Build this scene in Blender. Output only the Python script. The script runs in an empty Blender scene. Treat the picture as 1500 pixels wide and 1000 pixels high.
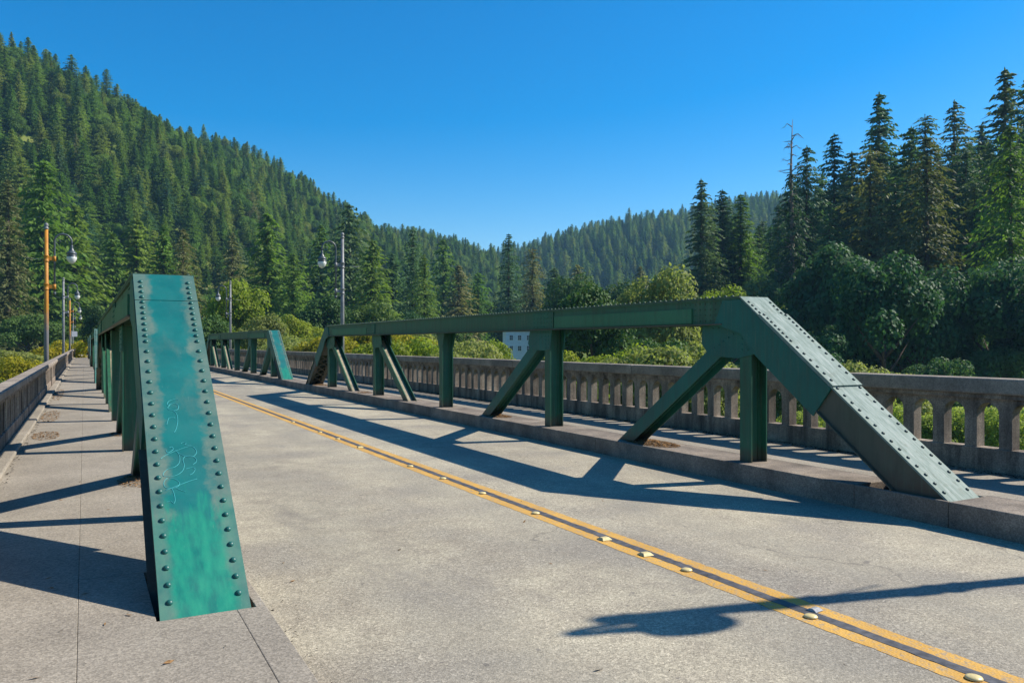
import bpy, math, random
import numpy as np
from math import sin, cos, pi, radians, sqrt

R = radians
sc = bpy.context.scene
col = sc.collection

# ------------------------------------------------------------------ camera
YAW = math.atan(627 / 1167.0)
SY, CY = sin(YAW), cos(YAW)
cam = bpy.data.cameras.new("camera")
cam.lens, cam.sensor_width = 28.0, 36.0
cam.shift_y = 0.002
cam.clip_end = 12000
cam.clip_start = 0.05
co = bpy.data.objects.new("camera", cam)
col.objects.link(co)
co.location = (0, 0, 1.5)
co.rotation_euler = (R(90), 0, -YAW)
sc.camera = co

# ------------------------------------------------------------------ light
SUN_AZ = R(103.5)     # compass angle from +Y towards +X
SUN_EL = R(42.2)
world = bpy.data.worlds.new("World")
sc.world = world
world.use_nodes = True
wn = world.node_tree
wn.nodes.clear()
sky = wn.nodes.new("ShaderNodeTexSky")
sky.sky_type = 'NISHITA'
sky.sun_disc = False
sky.sun_elevation = SUN_EL
sky.sun_rotation = SUN_AZ
sky.altitude = 50
sky.air_density = 1.0
sky.dust_density = 0.4
sky.ozone_density = 2.5
hs = wn.nodes.new("ShaderNodeHueSaturation")
hs.inputs['Saturation'].default_value = 1.62
bg = wn.nodes.new("ShaderNodeBackground")
bg.inputs['Strength'].default_value = 0.094
wo = wn.nodes.new("ShaderNodeOutputWorld")
wn.links.new(sky.outputs[0], hs.inputs['Color'])
wn.links.new(hs.outputs[0], bg.inputs[0])
wn.links.new(bg.outputs[0], wo.inputs[0])

sun = bpy.data.lights.new("sun", 'SUN')
sun.energy = 4.6
sun.angle = R(0.5)
sun.color = (1.0, 0.93, 0.82)
so = bpy.data.objects.new("sun", sun)
col.objects.link(so)
so.location = (60, -14, 60)
so.rotation_euler = (pi / 2 - SUN_EL, 0, pi - SUN_AZ)
sc.view_settings.view_transform = 'Standard'
sc.view_settings.look = 'None'
sc.view_settings.exposure = 0.8
sc.view_settings.gamma = 1.0
sc.view_settings.use_curve_mapping = False
sc.cycles.max_bounces = 6
sc.cycles.diffuse_bounces = 3
sc.cycles.transmission_bounces = 4
sc.cycles.volume_bounces = 0

# ------------------------------------------------------------------ helpers
def at(px, zc, z=0.0):
    xr = (px - 750) / 1167.0 * zc
    return (zc * SY + xr * CY, zc * CY - xr * SY, z)

def tag(o, label=None, cat=None, group=None, kind=None):
    if label: o['label'] = label
    if cat: o['category'] = cat
    if group: o['group'] = group
    if kind: o['kind'] = kind
    return o

def empty(name, loc=(0, 0, 0), rz=0.0):
    o = bpy.data.objects.new(name, None)
    o.empty_display_size = 0.3
    o.location = loc
    o.rotation_euler = (0, 0, rz)
    col.objects.link(o)
    return o

def link(name, me, parent=None, loc=(0, 0, 0), rot=(0, 0, 0), scale=(1, 1, 1)):
    o = bpy.data.objects.new(name, me)
    col.objects.link(o)
    o.location = loc; o.rotation_euler = rot; o.scale = scale
    if parent: o.parent = parent
    return o

KIDS = {}
def copy_tree(o, parent=None):
    c = o.copy()
    col.objects.link(c)
    if parent: c.parent = parent
    for ch in [k for k in o.children]:
        copy_tree(ch, c)
    return c

class MB:
    """collects shapes and links them as one mesh"""
    def __init__(self):
        self.v, self.f, self.m, self.sm = [], [], [], []
        self.mi = 0
    def add(self, vs, fs, smooth=False):
        b = len(self.v)
        self.v += [tuple(p) for p in vs]
        for f in fs:
            self.f.append([i + b for i in f]); self.m.append(self.mi); self.sm.append(smooth)
        return self
    def box(self, x0, x1, y0, y1, z0, z1):
        vs = [(x, y, z) for x in (x0, x1) for y in (y0, y1) for z in (z0, z1)]
        return self.add(vs, [(0, 1, 3, 2), (4, 6, 7, 5), (0, 4, 5, 1), (2, 3, 7, 6), (0, 2, 6, 4), (1, 5, 7, 3)])
    def hexa(self, a, b):          # a, b: 4 points each, prism between
        n = len(a)
        fs = [tuple(range(n))[::-1], tuple(range(n, 2 * n))]
        fs += [(i, (i + 1) % n, n + (i + 1) % n, n + i) for i in range(n)]
        return self.add(list(a) + list(b), fs)
    def plate(self, pts, x0, x1):  # polygon in YZ pushed along X
        return self.hexa([(x0, y, z) for y, z in pts], [(x1, y, z) for y, z in pts])
    def tube(self, pts, rad, n=10, cap=True):
        pts = [np.array(p, float) for p in pts]
        if not hasattr(rad, '__len__'): rad = [rad] * len(pts)
        rings = []
        prev = None
        for i, p in enumerate(pts):
            t = pts[min(i + 1, len(pts) - 1)] - pts[max(i - 1, 0)]
            t = t / (np.linalg.norm(t) + 1e-9)
            if prev is None:
                a = np.array((1., 0, 0)) if abs(t[0]) < .9 else np.array((0, 1., 0))
            else:
                a = prev
            u = a - t * a.dot(t); u /= np.linalg.norm(u) + 1e-9
            prev = u
            w = np.cross(t, u)
            rings.append([p + rad[i] * (cos(2 * pi * k / n) * u + sin(2 * pi * k / n) * w) for k in range(n)])
        vs = [q for r in rings for q in r]
        fs = []
        for i in range(len(pts) - 1):
            for k in range(n):
                fs.append((i * n + k, i * n + (k + 1) % n, (i + 1) * n + (k + 1) % n, (i + 1) * n + k))
        if cap:
            fs.append(tuple(range(n))[::-1]); fs.append(tuple(range((len(pts) - 1) * n, len(pts) * n)))
        return self.add(vs, fs, True)
    def lathe(self, prof, c=(0, 0, 0), n=16):
        vs, fs = [], []
        for r, z in prof:
            for k in range(n):
                vs.append((c[0] + r * cos(2 * pi * k / n), c[1] + r * sin(2 * pi * k / n), c[2] + z))
        for i in range(len(prof) - 1):
            for k in range(n):
                fs.append((i * n + k, i * n + (k + 1) % n, (i + 1) * n + (k + 1) % n, (i + 1) * n + k))
        fs.append(tuple(range(n))[::-1]); fs.append(tuple(range((len(prof) - 1) * n, len(prof) * n)))
        return self.add(vs, fs, True)
    def dome(self, c, u, w, nrm, r, h, n=8):
        c, u, w, nrm = map(lambda q: np.array(q, float), (c, u, w, nrm))
        vs = []
        for rr, hh in ((1.0, -.1), (1.0, .25), (.72, .72), (.35, .96)):
            for k in range(n):
                a = 2 * pi * k / n
                vs.append(c + u * rr * r * cos(a) + w * rr * r * sin(a) + nrm * hh * h)
        vs.append(c + nrm * h)
        fs = []
        for i in range(3):
            for k in range(n):
                fs.append((i * n + k, i * n + (k + 1) % n, (i + 1) * n + (k + 1) % n, (i + 1) * n + k))
        for k in range(n): fs.append((3 * n + k, 3 * n + (k + 1) % n, 4 * n))
        return self.add(vs, fs, True)
    def mesh(self, name, mats):
        me = bpy.data.meshes.new(name)
        me.from_pydata(self.v, [], self.f)
        for m in (mats if isinstance(mats, (list, tuple)) else [mats]): me.materials.append(m)
        me.polygons.foreach_set('material_index', self.m)
        me.polygons.foreach_set('use_smooth', self.sm)
        import bmesh
        bm = bmesh.new(); bm.from_mesh(me)
        bmesh.ops.recalc_face_normals(bm, faces=bm.faces)
        bm.to_mesh(me); bm.free()
        me.update()
        return me
    def build(self, name, mats, parent=None, loc=(0, 0, 0), bevel=0):
        o = link(name, self.mesh(name, mats), parent, loc)
        if bevel:
            b = o.modifiers.new("bevel", 'BEVEL'); b.width = bevel; b.segments = 2; b.limit_method = 'ANGLE'
        return o

# ------------------------------------------------------------------ materials
class NT:
    def __init__(self, name):
        self.mat = bpy.data.materials.new(name)
        self.mat.use_nodes = True
        self.t = self.mat.node_tree
        self.t.nodes.clear()
        self.out = self.t.nodes.new("ShaderNodeOutputMaterial")
    def n(self, ty, **kw):
        nd = self.t.nodes.new(ty)
        for k, v in kw.items():
            if hasattr(nd, k): setattr(nd, k, v)
        return nd
    def l(self, a, b): self.t.links.new(a, b)
    def val(self, sock, v):
        if isinstance(v, bpy.types.NodeSocket): self.l(v, sock)
        elif isinstance(v, (tuple, list)) and len(v) == 3 and sock.type == 'RGBA': sock.default_value = (*v, 1)
        else: sock.default_value = v
    def coord(self, kind='Object'):
        if kind == 'Position': return self.n("ShaderNodeNewGeometry").outputs['Position']
        return self.n("ShaderNodeTexCoord").outputs[kind]
    def mapv(self, v, scale):
        m = self.n("ShaderNodeMapping"); self.l(v, m.inputs['Vector']); m.inputs['Scale'].default_value = scale
        return m.outputs[0]
    def noise(self, v, scale, detail=4, rough=.55):
        n = self.n("ShaderNodeTexNoise"); self.l(v, n.inputs['Vector'])
        n.inputs['Scale'].default_value = scale; n.inputs['Detail'].default_value = detail
        n.inputs['Roughness'].default_value = rough
        return n.outputs['Fac']
    def vor(self, v, scale, out='Color'):
        n = self.n("ShaderNodeTexVoronoi"); self.l(v, n.inputs['Vector']); n.inputs['Scale'].default_value = scale
        return n.outputs[out]
    def ramp(self, f, stops):
        r = self.n("ShaderNodeValToRGB"); self.l(f, r.inputs[0])
        e = r.color_ramp.elements
        while len(e) < len(stops): e.new(.5)
        for i, (p, c) in enumerate(stops):
            e[i].position = p
            e[i].color = (*c, 1) if isinstance(c, (tuple, list)) else (c, c, c, 1)
        return r.outputs[0]
    def mix(self, f, a, b, mode='MIX'):
        m = self.n("ShaderNodeMix"); m.data_type = 'RGBA'; m.blend_type = mode
        self.val(m.inputs[0], f); self.val(m.inputs[6], a); self.val(m.inputs[7], b)
        return m.outputs[2]
    def math(self, op, a, b=0.0, c=None):
        m = self.n("ShaderNodeMath"); m.operation = op
        self.val(m.inputs[0], a); self.val(m.inputs[1], b)
        if c is not None: self.val(m.inputs[2], c)
        return m.outputs[0]
    def sep(self, v):
        s = self.n("ShaderNodeSeparateXYZ"); self.l(v, s.inputs[0]); return s.outputs
    def bump(self, h, strength=.3, dist=.01):
        b = self.n("ShaderNodeBump"); self.l(h, b.inputs['Height'])
        b.inputs['Strength'].default_value = strength; b.inputs['Distance'].default_value = dist
        return b.outputs[0]
    def pbsdf(self, color, rough=.8, spec=.3, normal=None, metal=0.0):
        p = self.n("ShaderNodeBsdfPrincipled")
        self.val(p.inputs['Base Color'], color); self.val(p.inputs['Roughness'], rough)
        p.inputs['Specular IOR Level'].default_value = spec
        p.inputs['Metallic'].default_value = metal
        if normal: self.l(normal, p.inputs['Normal'])
        self.l(p.outputs[0], self.out.inputs['Surface'])
        return self.mat

def plain(name, c, rough=.7, spec=.3, var=.25, sc_=6):
    t = NT(name); v = t.coord()
    f = t.noise(v, sc_, 5)
    dark = tuple(q * (1 - var) for q in c); lite = tuple(min(1, q * (1 + var)) for q in c)
    return t.pbsdf(t.ramp(f, [(.3, dark), (.7, lite)]), rough, spec)

def m_asphalt():
    t = NT("worn_asphalt"); p = t.coord('Position')
    big = t.noise(t.mapv(p, (.5, .12, 1)), 1.0, 6, .6)
    base = t.ramp(big, [(.3, (.212, .184, .142)), (.52, (.305, .268, .20)), (.72, (.385, .34, .25))])
    mid = t.noise(p, 3.2, 6, .65)
    base = t.mix(t.ramp(mid, [(.38, 0.0), (.66, .55)]), base, (.44, .395, .285))
    patch = t.noise(p, .8, 5, .6)
    base = t.mix(t.ramp(patch, [(.46, 0.0), (.64, .55)]), base, (.165, .15, .135))
    ag = t.sep(t.vor(p, 74))[0]
    base = t.mix(.5, base, t.ramp(ag, [(0, .25), (.45, .5), (.8, .6), (1, .9)]), 'OVERLAY')
    ag2 = t.sep(t.vor(p, 170))[1]
    base = t.mix(.5, base, t.ramp(ag2, [(0, .2), (.5, .5), (1, .82)]), 'OVERLAY')
    # wheel tracks: polished bands along the lanes
    x = t.sep(p)[0]
    wob_ = t.math('MULTIPLY', t.math('SUBTRACT', t.noise(t.mapv(p, (.3, .15, 1)), 1.0, 3), .5), .9)
    ph_ = t.math('MULTIPLY', t.math('ADD', x, wob_), 2 * pi / 1.62)
    trk = t.math('MULTIPLY', t.math('ADD', t.math('SINE', ph_), 1.0), .5)
    base = t.mix(t.math('MULTIPLY', t.ramp(trk, [(.35, 0.0), (.9, .34)]), t.ramp(t.noise(p, .7, 4), [(.3, .3), (.7, 1.0)])), base, (.205, .19, .155))
    # hairline cracks
    wv = t.n("ShaderNodeVectorMath"); wv.operation = 'ADD'
    nc = t.n("ShaderNodeTexNoise"); t.l(p, nc.inputs['Vector']); nc.inputs['Scale'].default_value = 1.6; nc.inputs['Detail'].default_value = 5
    t.l(p, wv.inputs[0]); t.l(nc.outputs['Color'], wv.inputs[1])
    cv = t.n("ShaderNodeTexVoronoi"); cv.feature = 'DISTANCE_TO_EDGE'; cv.inputs['Scale'].default_value = .42; t.l(wv.outputs[0], cv.inputs['Vector'])
    crk = t.math('MULTIPLY', t.ramp(cv.outputs['Distance'], [(.0, 1.0), (.006, 0.0)]), t.ramp(t.noise(p, .35, 3), [(.48, 0.0), (.6, .55)]))
    base = t.mix(crk, base, (.09, .08, .07))
    oil = t.noise(t.mapv(p, (1.6, .5, 1)), 1.1, 4, .6)
    base = t.mix(t.ramp(oil, [(.62, 0.0), (.72, .35)]), base, (.15, .135, .12))
    spots = t.noise(p, 9, 2)
    base = t.mix(t.ramp(spots, [(.70, 0.0), (.74, .55)]), base, (.10, .09, .085))
    h = t.math('ADD', t.math('MULTIPLY', t.vor(p, 85, 'Distance'), .5), t.noise(p, 120, 3))
    return t.pbsdf(base, .86, .25, t.bump(h, .4, .006))

def m_concrete(name, c0, c1, c2, stain=.4, sc_=1.0, streak=False, agg=.4, dark=(.05, .045, .04)):
    t = NT(name); p = t.coord('Position')
    big = t.noise(p, .9 * sc_, 7, .62)
    base = t.ramp(big, [(.3, c0), (.5, c1), (.7, c2)])
    sp = t.mapv(p, (1, 1, .12)) if streak else p
    st = t.noise(sp, 4.5 if streak else 2.2, 6, .65)
    base = t.mix(t.ramp(st, [(.42, 0.0), (.68, stain)]), base, dark)
    fine = t.sep(t.vor(p, 95))[0]
    base = t.mix(agg, base, t.ramp(fine, [(0, .25), (.5, .5), (1, .78)]), 'OVERLAY')
    f2 = t.noise(p, 30, 6, .7)
    base = t.mix(.35, base, t.ramp(f2, [(.3, .3), (.7, .7)]), 'OVERLAY')
    h = t.math('ADD', f2, t.math('MULTIPLY', t.vor(p, 95, 'Distance'), .4))
    return t.pbsdf(base, .88, .2, t.bump(h, .4, .006))

def m_paint_line():
    t = NT("worn_yellow_paint"); p = t.coord('Position')
    f = t.noise(p, 22, 6, .7); g = t.sep(t.vor(p, 70))[0]
    c = t.ramp(t.noise(p, 2.5, 4), [(.3, (.46, .25, .045)), (.7, (.58, .33, .065))])
    w = t.ramp(t.math('ADD', f, t.math('MULTIPLY', g, .25)), [(.62, 0.0), (.82, .8)])
    c = t.mix(w, c, (.27, .225, .165))
    return t.pbsdf(c, .75, .3, t.bump(t.vor(p, 62, 'Distance'), .4, .006))

def m_green(name, c0, c1, stain=.5, rust=.3, rough=.5):
    t = NT(name); v = t.coord()
    p = t.coord('Position')
    f = t.noise(v, 1.6, 6, .6)
    c = t.ramp(f, [(.3, c0), (.7, c1)])
    st = t.noise(t.mapv(v, (5, 5, .7)), 2.4, 6, .65)
    c = t.mix(t.ramp(st, [(.48, 0.0), (.75, stain)]), c, (.035, .035, .022))
    zb = t.math('ADD', t.sep(v)[2], t.math('MULTIPLY', t.math('SUBTRACT', t.noise(v, 7, 6, .7), .5), .5))
    c = t.mix(t.ramp(zb, [(.02, .8), (.22, 0.0)]), c, (.085, .062, .042))
    ch = t.noise(v, 9, 7, .7)
    c = t.mix(t.ramp(ch, [(.6, 0.0), (.72, rust)]), c, (.11, .085, .055))
    run = t.noise(t.mapv(v, (16, 16, .9)), 2.0, 5, .6)
    c = t.mix(t.ramp(run, [(.54, 0.0), (.7, stain * .9)]), c, (.10, .13, .085))
    sc2 = t.noise(t.mapv(v, (3, 14, 14)), 3, 5)
    c = t.mix(t.ramp(sc2, [(.64, 0.0), (.74, .35)]), c, (.16, .22, .17))
    return t.pbsdf(c, t.ramp(f, [(.3, rough - .08), (.7, rough + .12)]), .35, t.bump(t.noise(v, 14, 6, .7), .12, .01))

def m_teal_face():
    """face plate of the near left end post: teal, faded grey-green along the rivets, fresh green repaint at the foot"""
    t = NT("faded_teal_paint"); v = t.coord(); x, y, z = t.sep(v)[0:3]
    n1 = t.noise(v, 5, 7, .65); n2 = t.noise(t.mapv(v, (3.2, 1.3, 1.3)), 1.9, 7, .6)
    teal = t.ramp(t.noise(v, 3, 6), [(.3, (.0, .100, .100)), (.7, (.003, .150, .138))])
    faded = t.ramp(n1, [(.3, (.035, .115, .10)), (.7, (.125, .18, .14))])
    ax = t.math('ABSOLUTE', x)
    edge = t.math('ADD', t.math('MULTIPLY', ax, 5.5), t.math('MULTIPLY', t.math('SUBTRACT', n1, .5), 1.3))
    fe = t.ramp(edge, [(.58, 0.0), (.86, .95)])
    ctr = t.ramp(n2, [(.54, 0.0), (.74, .5)])
    hi = t.ramp(z, [(.9, 0.0), (1.0, 1.0)])       # blotches only on the upper half (local z above 0.9 m)
    ctr = t.math('MULTIPLY', ctr, t.math('ADD', t.math('MULTIPLY', hi, .85), .12))
    c = t.mix(t.math('MAXIMUM', fe, ctr), teal, faded)
    # repainted foot
    zz = t.math('ADD', z, t.math('MULTIPLY', t.math('SUBTRACT', t.noise(t.mapv(v, (9, 1.5, 1.5)), 2.2, 6, .6), .5), .55))
    foot = t.ramp(zz, [(.40, 1.0), (.52, 0.0)])
    inner = t.ramp(t.math('ADD', ax, t.math('MULTIPLY', t.math('SUBTRACT', n1, .5), .1)), [(.14, 1.0), (.19, .35)])
    gcol = t.ramp(t.noise(t.mapv(v, (7, 2, 2)), 2.5, 6), [(.3, (.0, .115, .10)), (.52, (.003, .195, .13)), (.75, (.012, .25, .15))])
    c = t.mix(t.math('MULTIPLY', t.math('MULTIPLY', foot, inner), .95), c, gcol)
    sc_ = t.noise(t.mapv(v, (22, 5, 5)), 2.5, 4)
    c = t.mix(t.ramp(sc_, [(.68, 0.0), (.76, .22)]), c, (.22, .30, .26))
    return t.pbsdf(c, t.ramp(n1, [(.3, .42), (.7, .62)]), .4, t.bump(t.noise(v, 11, 6, .7), .15, .01))

def m_pale_face():
    """pale mottled green plate on the near right end post"""
    t = NT("pale_mottled_green_paint"); v = t.coord(); x = t.sep(v)[0]
    n1 = t.noise(v, 6, 7, .7); n2 = t.noise(t.mapv(v, (11, 1.6, 1.6)), 2.0, 8, .74)
    c = t.ramp(n2, [(.32, (.07, .115, .098)), (.43, (.125, .185, .16)), (.54, (.20, .26, .23)), (.68, (.30, .34, .31))])
    c = t.mix(t.ramp(n1, [(.56, 0.0), (.68, .7)]), c, (.09, .12, .09))
    ed = t.math('ADD', t.math('MULTIPLY', t.math('ABSOLUTE', x), 4), t.math('MULTIPLY', t.math('SUBTRACT', n1, .5), 1.2))
    c = t.mix(t.ramp(ed, [(.72, 0.0), (1.0, .65)]), c, (.17, .23, .185))
    return t.pbsdf(c, .7, .25, t.bump(n1, .12, .01))

def m_foliage(name, c0, c1, c2, trans=.25, tipmix=.35, sc_=.5):
    t = NT(name)
    oi = t.n("ShaderNodeObjectInfo").outputs['Random']
    v = t.coord('Position')
    f = t.noise(v, sc_, 5, .65)
    c = t.ramp(oi, [(0.0, tuple(q * .72 for q in c0)), (.3, c0), (.65, c1), (1.0, c2)])
    c = t.mix(tipmix, c, t.ramp(f, [(.28, .18), (.5, .5), (.74, .86)]), 'OVERLAY')
    d = t.n("ShaderNodeBsdfPrincipled")
    t.l(c, d.inputs['Base Color']); d.inputs['Roughness'].default_value = .62
    d.inputs['Specular IOR Level'].default_value = .22
    tr = t.n("ShaderNodeBsdfTranslucent"); t.l(t.mix(.6, c, (.9, 1.0, .35), 'MULTIPLY'), tr.inputs[0])
    m = t.n("ShaderNodeMixShader"); m.inputs[0].default_value = trans
    t.l(d.outputs[0], m.inputs[1]); t.l(tr.outputs[0], m.inputs[2]); t.l(m.outputs[0], t.out.inputs['Surface'])
    return t.mat

def m_ground():
    t = NT("meadow_and_forest_floor"); p = t.coord('Position')
    f = t.noise(p, .06, 6, .6); g = t.noise(p, 1.3, 6, .7)
    c = t.ramp(f, [(.35, (.10, .135, .032)), (.55, (.15, .195, .042)), (.7, (.20, .20, .065))])
    c = t.mix(.6, c, t.ramp(g, [(.3, .3), (.7, .7)]), 'OVERLAY')
    return t.pbsdf(c, .95, .1, t.bump(g, .5, .2))

M = {}
M['asphalt'] = m_asphalt()
M['walk'] = m_concrete("walkway_concrete", (.212, .186, .148), (.262, .23, .182), (.306, .27, .215), .22, 1.0, agg=.5, dark=(.14, .12, .1))
M['kerb'] = m_concrete("kerb_concrete", (.14, .118, .095), (.21, .175, .14), (.30, .25, .195), .6, 1.8, agg=.55, dark=(.075, .062, .05))
M['rail'] = m_concrete("weathered_balustrade_concrete", (.16, .128, .102), (.26, .208, .162), (.39, .322, .25), .92, 2.4, True, .5, (.048, .039, .033))
M['cap'] = m_concrete("weathered_cap_concrete", (.20, .168, .14), (.28, .236, .19), (.37, .315, .25), .5, 2.0, False, .4, (.075, .062, .052))
M['yellow'] = m_paint_line()
M['seal'] = plain("black_sealant_stripe", (.075, .073, .075), .6, .35, .55, 14)
M['green'] = m_green("dark_green_bridge_paint", (.012, .085, .05), (.026, .13, .07), .6, .35)
M['panel'] = m_green("lightened_panel_green", (.022, .125, .06), (.045, .175, .085), .45, .3)  # lightened so the strip under the top angle reads as shaded
M['chord'] = m_green("weathered_chord_paint", (.018, .088, .048), (.04, .125, .066), .7, .45)
M['teal_member'] = m_green("blue_green_bridge_paint", (.007, .088, .07), (.016, .135, .098), .42, .25, .5)
M['olive'] = m_green("stained_olive_green_paint", (.04, .085, .05), (.075, .115, .065), .6, .45, .6)
M['rustgreen'] = m_green("rust_stained_green_paint", (.06, .075, .052), (.11, .10, .072), .45, .5, .62)
M['beige'] = plain("beige_flange_paint", (.30, .26, .18), .7, .25, .35, 5)
M['teal_face'] = m_teal_face()
M['pale_face'] = m_pale_face()
M['rivet'] = plain("rivet_green", (.012, .10, .085), .42, .45, .3, 30)
M['rivet_dark'] = plain("rivet_dark_green", (.03, .06, .05), .5, .4, .4, 30)
M['graffiti'] = plain("pale_cyan_scratch_paint", (.07, .42, .44), .6, .3, .1, 30)
M['dark'] = plain("dark_dirt", (.035, .028, .022), .95, .1, .4, 20)
M['litter'] = plain("dry_leaf_litter", (.20, .115, .05), .9, .1, .55, 60)
M['stud'] = plain("cream_stud_ceramic", (.62, .50, .22), .35, .5, .2, 25)
M['stud_glass'] = plain("grey_reflector_plastic", (.35, .34, .32), .2, .6, .3, 60)
M['steel'] = plain("blue_grey_lamp_paint", (.06, .075, .085), .4, .5, .3, 6)
M['galv'] = plain("grey_pole_paint", (.17, .175, .18), .5, .45, .3, 5)
M['globe'] = plain("white_lamp_glass", (.60, .61, .58), .25, .5, .04, 3)
M['bark'] = plain("grey_brown_bark", (.085, .06, .045), .95, .1, .4, 3)
M['deadwood'] = plain("bleached_deadwood", (.20, .17, .145), .9, .1, .3, 3)
M['white_wall'] = plain("pale_blue_siding_paint", (.66, .71, .78), .8, .2, .08, 1)
M['roof'] = plain("blue_grey_roof", (.07, .13, .24), .7, .2, .2, 2)
M['pane'] = plain("dark_window_glass", (.075, .085, .10), .15, .5, .2, 2)
M['trim'] = plain("white_trim", (.75, .76, .76), .6, .3, .05, 2)
M['sign'] = plain("faded_sign_panel", (.55, .53, .55), .5, .3, .06, 4)
def m_orange():
    t = NT("rusted_orange_pole_paint"); v = t.coord(); z = t.sep(v)[2]
    n = t.noise(t.mapv(v, (4, 4, .8)), 3, 6, .65)
    c = t.ramp(n, [(.3, (.30, .115, .012)), (.55, (.46, .20, .02)), (.75, (.16, .07, .03))])
    zz = t.math('ADD', z, t.math('MULTIPLY', t.math('SUBTRACT', n, .5), 1.6))
    zr = t.math('DIVIDE', zz, 8.0)
    c = t.mix(t.ramp(zr, [(.25, 1.0), (.36, 0.0)]), c, (.17, .165, .17))
    return t.pbsdf(c, .55, .35)
M['orange'] = m_orange()
M['grass'] = m_foliage("meadow_grass_blades", (.16, .225, .04), (.17, .23, .045), (.19, .23, .055), .4, .5, .35)
M['fir'] = m_foliage("fir_needles", (.10, .20, .028), (.148, .24, .034), (.21, .255, .044), .5, .55, .12)
M['fir_dark'] = m_foliage("dark_redwood_needles", (.066, .15, .056), (.09, .17, .06), (.135, .18, .064), .38, .4, .35)
M['fir_brown'] = m_foliage("brown_tinged_redwood_needles", (.18, .20, .066), (.20, .205, .068), (.22, .21, .068), .38, .35, .35)
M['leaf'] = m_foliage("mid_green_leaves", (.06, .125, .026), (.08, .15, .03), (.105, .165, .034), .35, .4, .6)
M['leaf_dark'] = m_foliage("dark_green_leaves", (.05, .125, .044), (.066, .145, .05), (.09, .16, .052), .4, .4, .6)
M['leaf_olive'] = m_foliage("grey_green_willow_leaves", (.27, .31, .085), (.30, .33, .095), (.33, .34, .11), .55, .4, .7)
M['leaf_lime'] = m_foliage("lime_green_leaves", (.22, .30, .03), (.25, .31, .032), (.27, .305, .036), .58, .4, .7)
M['leaf_pale'] = m_foliage("pale_sunlit_weeds", (.34, .42, .08), (.38, .45, .085), (.42, .46, .10), .55, .4, .7)  # sunlit brightness of the weeds put into their base colour
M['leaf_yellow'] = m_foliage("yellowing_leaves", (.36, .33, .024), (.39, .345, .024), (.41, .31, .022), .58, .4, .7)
M['ground'] = m_ground()

# ------------------------------------------------------------------ terrain
def poly_h(X, Y, pts, W, Wb=None):
    """height of a ridge: polyline of (x, y, h); falls off with the distance from it"""
    best = np.zeros_like(X)
    for (x0, y0, h0), (x1, y1, h1) in zip(pts[:-1], pts[1:]):
        dx, dy = x1 - x0, y1 - y0
        t = np.clip(((X - x0) * dx + (Y - y0) * dy) / (dx * dx + dy * dy), 0, 1)
        d = np.hypot(X - x0 - t * dx, Y - y0 - t * dy)
        h = h0 + t * (h1 - h0)
        q = np.clip(1 - d / W, 0, 1)
        q = q * (1 - .18 * (q ** 4))          # softened crest
        best = np.maximum(best, h * q / .82)
    return best

def ridge(spec): return [(*at(px, zc)[:2], h) for px, zc, h in spec]
RA = ridge([(-1100, 300, 168), (-600, 330, 166), (-250, 345, 139), (0, 365, 134), (150, 420, 102), (300, 490, 117), (450, 560, 80),
            (600, 640, 82), (690, 700, 24), (800, 780, 20), (930, 860, 14)])
RB = ridge([(480, 950, 44), (600, 930, 40), (700, 910, 58), (770, 900, 92), (860, 890, 103), (1000, 870, 136), (1130, 850, 146),
            (1300, 850, 160), (1600, 830, 170), (2200, 760, 162)])
RC = [(*at(px, zc)[:2], h) for px, zc, h in [(1085, 215, 2), (1160, 212, 8), (1300, 208, 21), (1500, 200, 38), (1700, 190, 54), (2200, 165, 62), (3500, 120, 60)]]

def wob(X, Y, s, seed):
    rs = np.random.RandomState(seed)
    o = np.zeros_like(X)
    for k in range(5):
        a = rs.uniform(0, 2 * pi); w = rs.uniform(.6, 1.7) / s
        o += np.sin((X * cos(a) + Y * sin(a)) * w + rs.uniform(0, 6))
    return o / 5
def ground(X, Y):
    X = np.asarray(X, float); Y = np.asarray(Y, float)
    a = poly_h(X, Y, RA, 190); b = poly_h(X, Y, RB, 380); c = poly_h(X, Y, RC, 100)
    h = np.maximum(np.maximum(a, b), c)
    h = h * (1 + .05 * wob(X, Y, 45, 3)) + np.clip(h / 15, 0, 1) * 2.5 * wob(X, Y, 22, 7)
    z = -5.2 + h + .35 * wob(X, Y, 7, 5)
    # approach embankments at both ends of the bridge
    side = np.clip(1 - (np.abs(X - 4.2) - 9) / 10, 0, 1)
    far = np.clip((Y - 112) / 10, 0, 1) * np.clip((260 - Y) / 40, 0, 1)
    near = np.clip((-3 - Y) / 8, 0, 1) * np.clip((Y + 160) / 40, 0, 1)
    k = side * np.maximum(far, near)
    return np.maximum(z, z * (1 - k) - .75 * k)

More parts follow.
